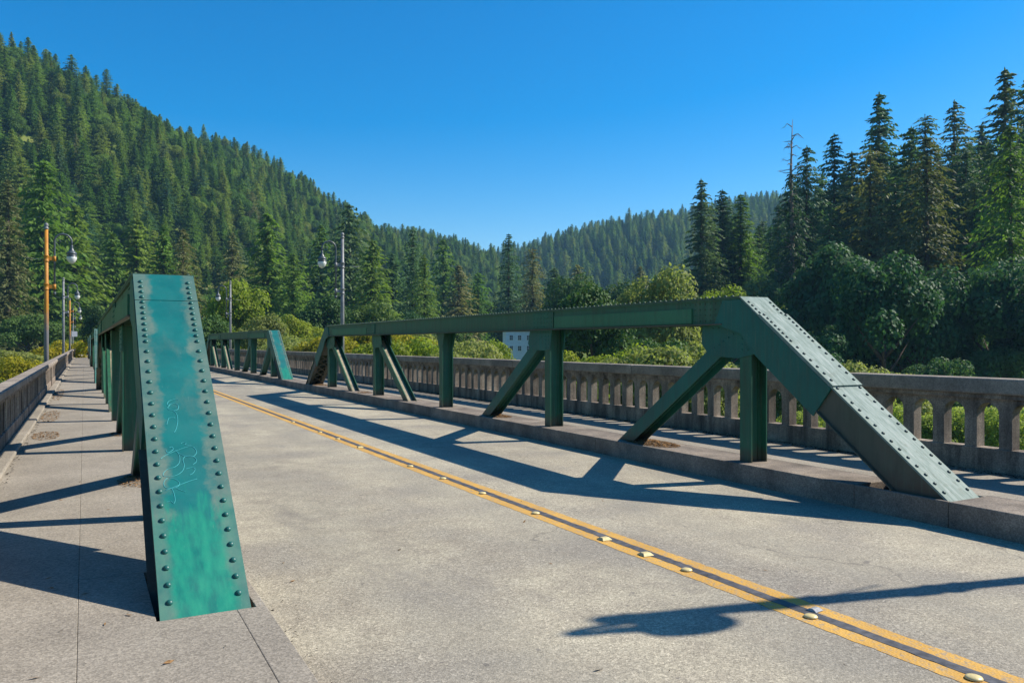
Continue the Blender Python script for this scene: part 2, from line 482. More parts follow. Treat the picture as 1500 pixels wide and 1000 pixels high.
def axis(lo, hi, step, outer):
    core = np.arange(lo, hi + step, step)
    pre = lo - np.array([outer, outer * .5, outer * .25, outer * .1])
    post = hi + np.array([outer * .1, outer * .25, outer * .5, outer])
    return np.concatenate([pre, core, post])
gx, gy = axis(-420, 1100, 8, 1200), axis(-170, 1250, 8, 1200)
GX, GY = np.meshgrid(gx, gy)
GZ = ground(GX, GY)
nx, ny = len(gx), len(gy)
gv = np.stack([GX.ravel(), GY.ravel(), GZ.ravel()], 1)
ii = np.arange((ny - 1) * (nx - 1)); rr, cc = ii // (nx - 1), ii % (nx - 1)
gf = np.stack([rr * nx + cc, rr * nx + cc + 1, (rr + 1) * nx + cc + 1, (rr + 1) * nx + cc], 1)
def np_mesh(name, v, f, mats, smooth=False, mi=None):
    me = bpy.data.meshes.new(name)
    k = f.shape[1]
    me.vertices.add(len(v)); me.vertices.foreach_set('co', np.ascontiguousarray(v, np.float32).ravel())
    me.loops.add(f.size); me.loops.foreach_set('vertex_index', np.ascontiguousarray(f, np.int32).ravel())
    me.polygons.add(len(f)); me.polygons.foreach_set('loop_start', np.arange(0, f.size, k, dtype=np.int32))
    me.polygons.foreach_set('loop_total', np.full(len(f), k, np.int32))
    for m in mats: me.materials.append(m)
    if mi is not None: me.polygons.foreach_set('material_index', mi.astype(np.int32))
    me.update(calc_edges=True)
    me.polygons.foreach_set('use_smooth', np.full(len(f), smooth))
    return me
tag(link("ground", np_mesh("ground", gv, gf, [M['ground']], True)), kind='structure')

# ------------------------------------------------------------------ bridge deck
Y0, Y1 = -9.0, 121.5
SPAN, YC = 29.15, 17.3
XL, XR = 0.605, 7.53           # truss planes
KL, KR = 0.92, 7.225           # kerb faces
ROADZ = -0.25
HOLE = {'L': (.345, .865, 4.70, 5.75), 'R': (7.27, 7.79, 4.70, 5.75)}

deck = MB(); deck.box(-1.42, 9.75, Y0, Y1, -1.1, -.42)
for gxx in (-.7, 2.2, 5.9, 9.2): deck.box(gxx - .25, gxx + .25, Y0, Y1, -1.9, -1.105)
tag(deck.build("bridge_deck", M['kerb']), kind='structure')
for k in range(0, 5):
    yp = 2.75 + SPAN * k
    b = MB(); b.box(-1.0, 9.6, yp - .7, yp + .7, -2.3, -1.91); b.box(.2, 1.8, yp - .6, yp + .6, -8, -2.305); b.box(6.6, 8.2, yp - .6, yp + .6, -8, -2.305)
    tag(b.build("bridge_pier", M['kerb'], bevel=.03), kind='structure')

# road with a slightly uneven surface
ry = np.arange(Y0, Y1 + .01, .25); rx = np.linspace(KL - .12, KR + .12, 26)
RX, RY = np.meshgrid(rx, ry)
RZ = ROADZ + .004 * wob(RX, RY, .8, 11) * 0 + 0 * RX
rv = np.stack([RX.ravel(), RY.ravel(), RZ.ravel()], 1)
ii = np.arange((len(ry) - 1) * (len(rx) - 1)); rr, cc = ii // (len(rx) - 1), ii % (len(rx) - 1)
rf = np.stack([rr * len(rx) + cc, rr * len(rx) + cc + 1, (rr + 1) * len(rx) + cc + 1, (rr + 1) * len(rx) + cc], 1)
road = tag(link("road", np_mesh("road", rv, rf, [M['asphalt']])), kind='structure')
YLN = 4.155
for x0, x1, mt, nm in ((-.165, -.043, 'yellow', 'yellow_line'), (.043, .165, 'yellow', 'yellow_line'), (-.043, .043, 'seal', 'dark_stripe')):
    b = MB(); rng = np.random.RandomState(hash(nm) % 97 + int(x0 * 100) % 50)
    ys = np.arange(Y0, Y1, .06); w0 = rng.normal(0, .0035, len(ys)); w1 = rng.normal(0, .0035, len(ys))
    vs, fs = [], []
    for i, y in enumerate(ys):
        vs += [(YLN + x0 + w0[i], y, ROADZ + .002), (YLN + x1 + w1[i], y, ROADZ + .002)]
        if mt == 'seal': vs[-1] = (vs[-1][0], y, ROADZ + .004); vs[-2] = (vs[-2][0], y, ROADZ + .004)
        if i: fs.append((2 * i - 2, 2 * i - 1, 2 * i + 1, 2 * i))
    b.add(vs, fs); tag(b.build(nm, M[mt]), kind='structure')
# approach road beyond the far end
b = MB(); b.box(KL - .1, KR + .1, Y1 + .01, 160, -.7, ROADZ); tag(b.build("approach_road", M['asphalt']), kind='structure')

walk = tag(MB().box(-1.2, .915, Y0, Y1, -.415, -.125).build("walkway", M['dark']), kind='structure')
walk2 = tag(MB().box(7.235, 9.55, Y0, Y1, -.415, -.125).build("walkway", M['dark']), kind='structure')
kerb = tag(empty("kerb"), kind='structure')
def slab(x0, x1, y0, y1, parent, nm, mat, bev=.003, z1=0.0, z0=-.122):
    b = MB(); b.box(x0, x1, y0, y1, z0, z1)
    return b.build(nm, mat, parent, bevel=bev)
G = .0008
y = Y0
edges = [Y0, 4.70, 5.75, 22, 41.5, 61, 80, 100, Y1]
for a, c in zip(edges[:-1], edges[1:]):
    hole = abs(a - 4.70) < .01
    slab(-1.1, -.03 - G, a + .0015, c - .0015, walk, "paving_slab", M['walk'])
    slab(-.03 + G, .345 if hole else .76 - G, a + .0015, c - .0015, walk, "paving_slab", M['walk'])
kedges = [Y0, -.2, 4.70, 5.75] + [5.75 + 4.87 * i for i in range(1, 24)] + [Y1]
for a, c in zip(kedges[:-1], kedges[1:]):
    hole = abs(a - 4.70) < .01
    slab(.865 if hole else .76 + G, KL, a + .002, c - .002, kerb, "kerb_stone", M['walk'], .005, 0, -.419)
    if hole:
        slab(KR, 7.27, a + .001, c - .001, kerb, "kerb_stone", M['kerb'], .01, 0, -.419)
        slab(7.79, 7.88, a + .002, c - .002, walk2, "paving_slab", M['walk'])
    else:
        slab(KR, 7.88, a + .002, c - .002, kerb, "kerb_stone", M['kerb'], .010, 0, -.419)
for a, c in zip(edges[:-1], edges[1:]):
    slab(7.88 + G, 9.5, a + .0015, c - .0015, walk2, "paving_slab", M['walk'])
# pale toe along the left balustrade
for a in np.arange(Y0, Y1 - 1, 6.0):
    slab(-.99, -.80 + random.Random(int(a)).uniform(-.01, .01), a + .003, a + 5.99, walk, "toe_strip", M['walk'], .02, .055, .001)

# ------------------------------------------------------------------ balustrades
def baluster_mesh(name, zt):
    k = zt / .905
    z0, zs = .27 * k, .67 * k
    ph = .205; r = .13; t = .075
    NA = 9
    arc = [(ph - r * cos(i * (pi / 2) / NA), zs + r * sin(i * (pi / 2) / NA) * k) for i in range(NA + 1)]
    low = [(-y_, z_) for y_, z_ in reversed(arc)] + arc                 # underside, left to right, with the pier between
    b = MB(); vs, fs = [], []
    m = len(low)
    for x in (0, .15):
        vs += [(x, y_, z_) for y_, z_ in low] + [(x, y_, zt) for y_, z_ in low] + [(x, -t, z0), (x, t, z0)]
    o2 = 2 * m + 2
    for o in (0, o2):
        for i in range(m - 1):
            fs.append((o + i, o + i + 1, o + m + i + 1, o + m + i))
        fs.append((o + 2 * m, o + 2 * m + 1, o + NA + 1, o + NA))
    for i in range(m - 1):
        if i != NA: fs.append((i, i + 1, o2 + i + 1, o2 + i))
        fs.append((m + i, m + i + 1, o2 + m + i + 1, o2 + m + i))
    fs += [(NA, 2 * m, o2 + 2 * m, o2 + NA), (2 * m + 1, NA + 1, o2 + NA + 1, o2 + 2 * m + 1), (2 * m, 2 * m + 1, o2 + 2 * m + 1, o2 + 2 * m)]
    b.add(vs, fs)
    return b.mesh(name, M['rail'])
PITCH = .4105
def rail(side, k):
    right = side == 'R'
    x = 9.40 if right else -1.165
    top = 1.09 if right else .868
    capt = .185 if right else .115
    zt = top - capt - .0
    ya, yb = 2.75 + SPAN * k, 2.75 + SPAN * (k + 1)
    if k == -1: ya = Y0
    yb = min(yb, Y1)
    o = empty("concrete_balustrade", (x, ya, 0))
    L = yb - ya
    W = .15
    # base course, inner face sits 2 cm proud
    b = MB(); b.box(-.02, W + .02, 0.003, L - .003, -.2, .27 * zt / .905); b.build("base_course", M['rail'], o, bevel=.012)
    # cap in lengths
    n = max(1, round(L / 4.86)); s = L / n
    rg = random.Random(k * 7 + right)
    for i in range(n):
        b = MB(); e = rg.uniform(-.004, .004)
        b.box(-(.085 if right else .03) + e, W + .085 + e, i * s + .004, (i + 1) * s - .004, zt + .001, top + rg.uniform(-.004, .004))
        b.build("cap_stone", M['cap'], o, bevel=.022)
        b = MB(); b.box(-.045, W + .045, i * s + .005, (i + 1) * s - .005, zt - .05, zt - .001)
        b.build("cap_moulding", M['rail'], o)
    # pilaster at the start of the span, over the pier
    b = MB(); b.box(-.05, W + .05, -.3, .3, .0, zt - .055)
    b.build("pilaster", M['rail'], o, bevel=.012)
    b = MB(); b.box(-.051, -.012, .31, .42, .05, zt - .06) ; b.build("pilaster_strip", M['rail'], o)
    me = BAL[side]
    m = int((L - .8) / PITCH); st = .4 + ((L - .8) - (m - 1) * PITCH) / 2
    if k <= 1:
        for i in range(m):
            c = link("baluster", me, o, (0, st + i * PITCH, 0))
    else:
        v = np.empty(len(me.vertices) * 3, np.float32); me.vertices.foreach_get('co', v); v = v.reshape(-1, 3)
        mb = MB(); fs = [tuple(p.vertices) for p in me.polygons]
        for i in range(m): mb.add(v + np.array((0, st + i * PITCH, 0)), fs)
        tag(mb.build("balusters", M['rail'], o), kind='stuff')
    nth = {-1: 'nearest', 0: 'first full', 1: 'second full', 2: 'third full', 3: 'farthest'}[k]
    who = 'arched brown grey concrete balustrade beside the right walkway' if right else 'shaded grey concrete balustrade beside the left walkway'
    tail = {-1: 'at the near end of the bridge', 0: 'along the nearest truss', 1: 'along the second truss', 2: 'along the third truss', 3: 'at the far bridge end'}[k]
    tag(o, who + ', ' + tail, 'balustrade', 'balustrades along both edges of the bridge')
BAL = {'R': baluster_mesh("baluster", 1.09 - .185 - .0), 'L': baluster_mesh("baluster", .868 - .115)}
for k in range(-1, 4):
    rail('R', k); rail('L', k)

# ------------------------------------------------------------------ trusses
A = math.atan2(2.1, 2.75)
CA, SA = cos(A), sin(A)
def epp(sg, s, t):            # point of an end post: s down the slope, t inward from the face
    return (sg * (9.8 + s * CA - t * SA), 2.1 - s * SA - t * CA)
def slant(mb, sg, s0, s1, t0, t1, x0, x1):
    mb.plate([epp(sg, s0, t0), epp(sg, s1, t0), epp(sg, s1, t1), epp(sg, s0, t1)], x0, x1)
LEN = 3.46
RIV = [.134 + .0755 * i for i in range(12)]
RIV = [s for s in RIV if abs(s - .405) > .03] + [.97 + .12 * i for i in range(1, 22)]
def rivet_mesh():
    b = MB(); b.dome((0, 0, 0), (1, 0, 0), (0, 1, 0), (0, 0, 1), .0195, .0155, 10)
    return b.mesh("rivet", M['rivet'])
RM = rivet_mesh(); RMD = RM.copy(); RMD.materials.clear(); RMD.materials.append(M['rivet_dark'])

def hmember(mb, p0, p1, hx, dep, tf=.016, tw=.014, web=True):
    (ya, za), (yb, zb) = p0, p1
    L = math.hypot(yb - ya, zb - za); d = ((yb - ya) / L, (zb - za) / L); n = (-d[1], d[0])
    def q(s, t): return (ya + d[0] * s + n[0] * t, za + d[1] * s + n[1] * t)
    def strip(x0, x1, t0, t1): mb.plate([q(0, t0), q(L, t0), q(L, t1), q(0, t1)], x0, x1)
    h = dep / 2
    for s in (-1, 1): strip(s * hx, s * (hx - tf), -h, h)
    if web: strip(-(hx - tf), hx - tf, -tw / 2, tw / 2)
    # angle legs that stiffen the inside corners
    for s in (-1, 1):
        strip(s * (hx - tf - .0005), s * (hx - tf - .055), tw / 2 + .0005, tw / 2 + .012)
        strip(s * (hx - tf - .0005), s * (hx - tf - .055), -tw / 2 - .012, -tw / 2 - .0005)

def make_truss(xc, yc, face, near_face_rivet, detailed, sleeve):
    o = empty("pony_truss", (xc, yc, 0))
    # ---- top chord
    b = MB()
    b.mi = 0; pl_ = []
    e = 9.795
    for s in (-1, 1):
        b.box(s * .205, s * .222, -e, e, 1.745, 2.078)
        b.mi = 2; b.box(s * .2225, s * .268, -e + .3, e - .3, 1.742, 1.757); b.mi = 0   # bottom flange
        b.box(s * .2225, s * .245, -e, e, 2.062, 2.0775)                   # top angle
        for (ya, yb) in ((-8.9, -5.3), (5.3, 8.9)):
            pl_.append((s * .2225, s * .243, ya, yb, 1.772, 1.97))          # outer channel plate
        for yy in (-2.45, 2.45, 7.35, -7.35): b.box(s * .2225, s * .2245, yy - .006, yy + .006, 1.76, 2.06)
    b.mi = 1
    b.box(-.25, .25, -9.8, 9.8, 2.079, 2.1)
    chord = b.build("top_chord", [M['chord'], M['olive'], M['rustgreen']], o)
    for q_ in pl_:
        p = MB(); p.box(*q_); p.build("channel_plate", M['panel'], chord)
    for yy in (-4.9, 4.9):
        for s in (-1, 1):
            p = MB(); p.box(s * .2226, s * .241, yy - .36, yy + .36, 1.77, 2.055)
            for iy in range(6):
                for iz in range(4):
                    p.dome((s * .241, yy - .3 + iy * .12, 1.80 + iz * .075), (0, 1, 0), (0, 0, 1), (s, 0, 0), .014, .01, 6)
            p.build("splice_plate", M['green'], chord)
    rv_ = MB()
    for s in (-1, 1):
        for i in range(160):
            rv_.dome((s * .215, -9.65 + i * .1213, 2.1), (1, 0, 0), (0, 1, 0), (0, 0, 1), .021, .02, 6)
    for s in (-1, 1):                         # riveted corner plates at the chord ends
        for sg in (-1, 1):
            for iy in range(9):
                for iz in range(4):
                    rv_.dome((s * .2225, sg * (8.75 + .1 * iy), 1.80 + .075 * iz), (0, 1, 0), (0, 0, 1), (s, 0, 0), .013, .009, 6)
    tag(rv_.build("rivet_rows", M['olive'], chord), kind='stuff')
    # ---- end posts
    for sg in (-1, 1):
        b = MB(); b.mi = 0
        for s in (-1, 1):
            slant(b, sg, .0, LEN + .25, .022, .345, s * .198, s * .214)
            slant(b, sg, 1.785, LEN + .25, .346, .358, s * .15, s * .262)        # bottom flange
        ep = b.build("end_post", [M['rustgreen']], o)
        p = MB(); slant(p, sg, .012, .398, 0.0, .021, -.24, .24); slant(p, sg, .406, LEN + .2, 0.0, .021, -.24, .24)
        cov = p.build("cover_plate", face if sg < 0 else M['olive'], ep)
        # sleeve of side plates over the upper end
        q = MB()
        for s in (-1, 1):
            q.plate([(sg * 9.5, 2.055), (sg * 9.79, 2.055), epp(sg, .05, .024), epp(sg, 1.78, .024), epp(sg, 1.78, .43), epp(sg, .62, .43), epp(sg, .30, .36), (sg * 9.35, 1.75)], s * .2455, s * .2225)
        q.build("side_plate", M['teal_member'], ep)
        if sleeve and sg < 0:
            q = MB()
            slant(q, sg, .41, 1.78, -.02, -.0005, -.244, .244)
            q.build("upper_cover_plate", face, ep)
        # lattice on the underside
        q = MB()
        n = 7; sa, sb = 1.25, LEN - .02
        for i in range(n):
            s0 = sa + (sb - sa) * i / n; s1 = sa + (sb - sa) * (i + 1) / n
            for d in (1, -1):
                xa, xb = -.17 * d, .17 * d
                w = .024
                t0 = .362 if d > 0 else .370
                pa = [(xa, *epp(sg, s0 - w, t0)), (xa, *epp(sg, s0 + w, t0)), (xb, *epp(sg, s1 + w, t0)), (xb, *epp(sg, s1 - w, t0))]
                pb = [(xa, *epp(sg, s0 - w, t0 + .007)), (xa, *epp(sg, s0 + w, t0 + .007)), (xb, *epp(sg, s1 + w, t0 + .007)), (xb, *epp(sg, s1 - w, t0 + .007))]
                q.hexa(pa, pb)
        q.build("lacing", M['rustgreen'], ep)
        q = MB(); slant(q, sg, .45, 1.2, .362, .372, -.2, .2); q.build("tie_plate", M['rustgreen'], ep)
        # rivets
        nrm = (0, sg * SA, CA); dn = (0, sg * CA, -SA)
        if sg < 0 and detailed:
            for s in (-1, 1):
                for sv in RIV:
                    if sv > LEN - .06: continue
                    t0 = -.0205 if (sleeve and .41 < sv < 1.78) else 0.0
                    yy, zz = epp(sg, sv, t0)
                    r = link("rivet", near_face_rivet, ep, (s * (.185), yy, zz), (sg * -A if sg > 0 else A, 0, 0))
        else:
            q = MB()
            for s in (-1, 1):
                for sv in RIV:
                    if sv > LEN - .06: continue
                    yy, zz = epp(sg, sv, 0)
                    q.dome((s * .185, yy, zz), (1, 0, 0), dn, nrm, .022, .017, 6)
            tag(q.build("rivets", M['rivet_dark'], ep), kind='stuff')
    # ---- verticals
    for i in range(5):
        yv = -9.8 + 4.9 * i
        b = MB(); hmember(b, (yv + .0, -.15), (yv + .0, 1.742), .135, .2)
        b.build("vertical_post", M['green'], o)
    # ---- diagonals, down towards the middle
    for yv in (-9.8, -4.9, 4.9, 9.8):
        sg = -1 if yv < 0 else 1
        yb = yv - sg * 2.95
        b = MB()
        b.mi = 0
        y_top, z_top = yv - sg * .10, 1.70
        hmember(b, (y_top, z_top), (yb, -.28), .128, .2)
        # beige strip along the upper face of the web
        b.mi = 1
        L = math.hypot(yb - y_top, -.28 - z_top); d = ((yb - y_top) / L, (-.28 - z_top) / L)
        n = (-d[1], d[0]) if d[0] > 0 else (d[1], -d[0])
        def q(s, t): return (y_top + d[0] * s + n[0] * t, z_top + d[1] * s + n[1] * t)
        b.plate([q(.2, .0085), q(L, .0085), q(L, .0115), q(.2, .0115)], -.054, .054)
        b.build("diagonal", [M['teal_member'] if sg < 0 else M['green'], M['beige']], o)
    # ---- gusset plates
    for i in range(5):
        yv = -9.8 + 4.9 * i
        sg = -1 if i < 2 else 1
        if i in (0, 4):
            pts = [(sg * -.78, 1.744), (sg * -.80, 1.50), (sg * -.66, 1.335), (sg * -.12, 1.31), (sg * .14, 1.36), (sg * .30, 1.50), (sg * .22, 1.744)]
        elif i in (1, 3):
            pts = [(sg * -.62, 1.744), (sg * -.70, 1.50), (sg * -.60, 1.39), (sg * -.11, 1.37), (sg * .11, 1.40), (sg * .16, 1.744)]
        else:
            pts = [(-.22, 1.744), (-.11, 1.42), (.11, 1.42), (.22, 1.744)]
        for s in (-1, 1):
            b = MB(); b.plate([(yv + a, z) for a, z in pts], s * .1355, s * .149)
            g = b.build("gusset_plate", M['teal_member'] if i < 2 else M['green'], o)
            if i != 2:
                q = MB()
                for k in range(5):
                    q.dome((s * .149, yv - sg * (-.05), 1.42 + k * .07), (0, 1, 0), (0, 0, 1), (s, 0, 0), .013, .009, 6)
                    q.dome((s * .149, yv - sg * (.05), 1.42 + k * .07), (0, 1, 0), (0, 0, 1), (s, 0, 0), .013, .009, 6)
                    q.dome((s * .149, yv - sg * (.20 + .09 * k), 1.62 - .045 * k), (0, 1, 0), (0, 0, 1), (s, 0, 0), .013, .009, 6)
                    q.dome((s * .149, yv - sg * (.14 + .11 * k), 1.70), (0, 1, 0), (0, 0, 1), (s, 0, 0), .013, .009, 6)
                tag(q.build("rivets", M['teal_member'] if i < 2 else M['green'], g), kind='stuff')
    return o

left = make_truss(XL, YC, M['teal_face'], RM, True, False)
right = make_truss(XR, YC, M['pale_face'], RMD, True, True)
tag(left, 'blue green riveted truss beside left walkway, graffiti scratched on its sloping end post', 'bridge truss', 'riveted pony trusses along the road')
tag(right, 'dark green riveted truss right of the road with pale green end post', 'bridge truss', 'riveted pony trusses along the road')
far = make_truss(XR, YC + SPAN, M['teal_face'], RM, False, False)
tag(far, 'smaller looking green truss farther along the right kerb with teal end post', 'bridge truss', 'riveted pony trusses along the road')
for x, k, lb in ((XL, 1, 'second green truss along the left walkway, seen edge on behind the first'), (XL, 2, 'third green truss along the left walkway, a thin teal sliver'),
                 (XR, 2, 'last green truss on the right side, behind the teal end post'), (XL, 3, 'last truss at the far end of the left walkway')):
    c = copy_tree(far); c.location = (x, YC + SPAN * k, 0); c['label'] = lb

# graffiti: thin painted lines lying on the left end post
def graffiti():
    s3 = {}
    lines = [
        [(188, 85), (175, 78), (150, 80), (120, 90), (105, 110), (112, 125), (140, 112), (170, 112), (190, 130), (185, 155), (155, 165), (120, 158), (108, 142), (125, 122)],
        [(150, 165), (175, 190), (185, 240), (175, 300), (158, 335)],
        [(165, 220), (120, 222), (108, 245), (100, 275)],
        [(50, 540), (90, 510), (170, 475), (240, 450), (290, 440), (320, 460), (330, 490), (300, 520), (240, 515), (190, 490), (165, 470)],
        [(240, 515), (290, 515), (325, 535), (328, 560), (300, 582)],
        [(120, 450), (140, 445), (150, 462), (130, 480), (105, 490), (95, 470)],
        [(180, 480), (200, 520), (195, 570), (160, 600), (110, 615), (80, 640), (72, 665), (90, 672), (140, 672), (190, 655), (225, 625), (235, 585), (225, 545), (240, 518)],
        [(245, 615), (290, 605), (318, 615), (305, 645), (275, 662)],
        [(105, 685), (80, 710), (80, 745), (110, 765), (160, 762), (195, 740), (195, 715), (160, 692), (120, 686)],
        [(335, 690), (270, 710), (180, 745), (90, 780)],
        [(140, 765), (155, 800), (165, 850), (155, 880), (130, 862), (95, 872)],
        [(160, 755), (200, 775), (245, 790)],
        [(210, 420), (225, 410), (250, 418), (240, 428), (262, 432), (290, 430)],
    ]
    mb = MB()
    for ln in lines:
        P = []
        for u, v in ln:
            px, py = 225 + u / 5.263, 570 + v / 5.263
            # intersect the viewing ray with the face plate once, to get its place on the plate
            k = (px - 750) / 1167.0; m = -(py - 503) / 1167.0
            dirx, diry, dirz = SY + k * CY, CY - k * SY, m
            y_f, z_f = YC - 12.55, 0.0
            nY, nZ = -SA, CA
            tt = ((y_f - 0) * nY + (z_f - 1.5) * nZ) / (diry * nY + dirz * nZ)
            P.append((dirx * tt - XL, diry * tt - YC + -SA * .0015, 1.5 + dirz * tt + CA * .0015))
        Q = []
        for i in range(len(P) - 1):      # Catmull-Rom smoothing
            p0, p1, p2, p3 = [np.array(P[max(0, min(len(P) - 1, j))]) for j in (i - 1, i, i + 1, i + 2)]
            for t in np.linspace(0, 1, 5)[:-1]:
                Q.append(.5 * ((2 * p1) + (-p0 + p2) * t + (2 * p0 - 5 * p1 + 4 * p2 - p3) * t * t + (-p0 + 3 * p1 - 3 * p2 + p3) * t ** 3))
        Q.append(np.array(P[-1]))
        mb.tube(Q, .0015, 4)
    ep = [c for c in left.children if c.name.startswith("end_post")][0]
    mb.build("graffiti", M['graffiti'], ep)
graffiti()

# ------------------------------------------------------------------ lamps
def make_lamp(polemat):
    o = empty("street_lamp")
    b = MB(); b.tube([(0, 0, -1.4), (0, 0, 3.0), (0, 0, 5.95)], [.09, .082, .066], 14); b.build("pole", polemat, o)
    b = MB(); b.lathe([(.066, 5.95), (.085, 5.97), (.085, 6.02), (.05, 6.04), (.075, 6.09), (.08, 6.13), (.06, 6.18), (.015, 6.21)]); b.build("finial", M['galv'], o)
    for z in (3.72, 4.82):
        b = MB(); b.lathe([(.072, z - .13), (.098, z - .12), (.098, z - .09), (.085, z - .08), (.085, z + .08), (.098, z + .09), (.098, z + .12), (.072, z + .13)])
        b.box(.06, .33, -.035, .035, z - .07, z + .07)
        b.tube([(.28, 0, z - .1), (.28, 0, z + .1)], .055, 10)
        b.build("clamp_band", polemat, o)
    b = MB()
    pts = [(.28, 0, 3.45), (.28, 0, 4.8), (.28, 0, 5.45)]
    for i in range(0, 11):
        a = pi - i * pi / 10
        pts.append((.575 + .295 * cos(a), 0, 5.5 + .30 * sin(a)))
    pts += [(.87, 0, 5.38)]
    b.tube(pts, .036, 10); b.lathe([(.036, 3.40), (.055, 3.42), (.055, 3.50), (.036, 3.52)], (.28, 0, 0), 10)
    arm = b.build("gooseneck_arm", M['steel'], o)
    b = MB()
    for cx, r, a0, a1 in ((.40, .10, -.6, 4.4), (.70, .11, -1.2, 3.8)):
        P = [(cx + r * (1 - .12 * i / 3) * cos(a0 + (a1 - a0) * i / 14), 0, 5.50 + r * (1 - .12 * i / 3) * sin(a0 + (a1 - a0) * i / 14)) for i in range(15)]
        b.tube(P, .011, 6)
    b.tube([(.57, 0, 5.80), (.57, 0, 5.87)], [.02, .006], 8)
    b.build("scroll", M['steel'], arm)
    b = MB(); b.lathe([(.036, 5.39), (.05, 5.36), (.05, 5.30), (.06, 5.24), (.10, 5.17), (.115, 5.13), (.17, 5.10), (.185, 5.03), (.165, 5.01), (.165, 4.98), (.19, 4.96), (.19, 4.93)], (.87, 0, 0), 20)
    b.build("lamp_shade", M['steel'], o)
    b = MB(); b.lathe([(.175, 4.929), (.185, 4.88), (.165, 4.80), (.12, 4.72), (.06, 4.665), (.01, 4.65)], (.87, 0, 0), 20); b.build("globe", M['globe'], o)
    b = MB(); b.tube([(-.05, 0, 4.78), (-.75, 0, 4.79)], .012, 8); b.build("banner_rod", M['steel'], o)
    b = MB(); b.box(-.2, .12, -.2, .2, -1.5, -.3); b.build("bracket", M['kerb'], o)
    return o
lampA = make_lamp(M['orange']); lampB = make_lamp(M['galv'])
used = {}
def lamp(src, x, yy, rz, lb):
    c = src if src not in used else copy_tree(src)
    used[src] = 1
    c.location = (x, yy, 0); c.rotation_euler = (0, 0, rz)
    return tag(c, lb, 'street lamp', 'gooseneck street lamps along the bridge')
LX, RXL = -1.30, 9.66
lamp(lampA, LX, 36.0, 0, 'tall rusty orange street lamp above the left balustrade, nearest of its row')
lamp(lampB, LX, 65.2, 0, 'grey street lamp next behind the orange one on the left side')
lamp(lampA, LX, 94.3, 0, 'slim orange grey street lamp third in the row along the left balustrade')
lamp(lampB, LX, 120.9, 0, 'small distant street lamp fourth in the left row')
lamp(lampB, RXL, 33.2, pi, 'grey street lamp with hanging globe behind the far end of the right truss')
lamp(lampB, RXL, 62.6, pi, 'small grey street lamp before lime green trees, behind the distant right truss')
lamp(lampB, RXL, 2.55, pi, 'street lamp at the near right corner of the bridge, seen by its shadow').scale = (1, 1, .985)
s_ = empty("street_sign", (-1.35, 112, -.3))
b = MB(); b.tube([(0, 0, -1), (0, 0, 3.4)], .035, 8); b.build("post", M['galv'], s_)
b = MB(); b.box(.04, .62, -.02, .0, 2.65, 3.3); b.build("sign_panel", M['sign'], s_)
tag(s_, 'small blank grey sign panel on a post by the far lamps', 'sign')

# ------------------------------------------------------------------ road studs
def stud_round():
    b = MB(); b.lathe([(.044, 0), (.044, .003), (.040, .009), (.029, .0135), (.012, .0158), (.002, .016)], n=18)
    return b.mesh("road_stud", M['stud'])
def stud_square():
    b = MB(); b.add([(-.05, -.05, 0), (.05, -.05, 0), (.05, .05, 0), (-.05, .05, 0), (-.035, -.022, .019), (.035, -.022, .019), (.035, .022, .019), (-.035, .022, .019)],
                    [(0, 1, 5, 4), (1, 2, 6, 5), (2, 3, 7, 6), (3, 0, 4, 7), (4, 5, 6, 7), (3, 2, 1, 0)])
    return b.mesh("road_stud", [M['stud']])
sr, sq = stud_round(), stud_square()
XS = YLN - .065
studs = [(2.52, 'r'), (3.58, 'r'), (4.77, 'r'), (5.28, 'q'), (5.87, 'q'), (7.1, 'r'), (8.34, 'r'), (9.5, 'r'), (10.67, 'r'), (13.0, 'q'), (14.35, 'r'), (15.6, 'r'), (17.9, 'r')]
words = ['first', 'second', 'third', 'fourth', 'fifth', 'sixth', 'seventh', 'eighth', 'ninth', 'tenth', 'eleventh', 'twelfth', 'thirteenth']
for (yy, t_), w in zip(studs, words):
    o = link("road_stud", sr if t_ == 'r' else sq, None, (XS, yy, ROADZ + .006), (0, 0, random.Random(yy).uniform(-.2, .2)))
    tag(o, ('round cream domed' if t_ == 'r' else 'square cream') + ' road stud on the yellow line, ' + w + ' from the near end', 'road stud', 'cream studs along the centre line')
rf_ = empty("reflector", (YLN + .06, 3.66, ROADZ + .006), .15); rf_.scale = (.8, .8, .8)
b = MB(); b.add([(-.05, -.05, 0), (.05, -.05, 0), (.05, .05, 0), (-.05, .05, 0), (-.04, -.012, .02), (.04, -.012, .02), (.04, .012, .02), (-.04, .012, .02)],
                [(1, 2, 6, 5), (3, 0, 4, 7), (4, 5, 6, 7), (3, 2, 1, 0)]); b.build("housing", M['stud_glass'], rf_)
b = MB(); b.add([(-.05, -.0505, .001), (.05, -.0505, .001), (.04, -.0125, .0205), (-.04, -.0125, .0205)], [(0, 1, 2, 3)]); b.build("lens", M['stud_glass'], rf_)
b = MB(); b.add([(-.05, .0505, .001), (.05, .0505, .001), (.04, .0125, .0205), (-.04, .0125, .0205)], [(0, 1, 2, 3)]); b.build("lens", M['stud_glass'], rf_)
tag(rf_, 'small worn grey reflector beside the second cream stud', 'reflector')

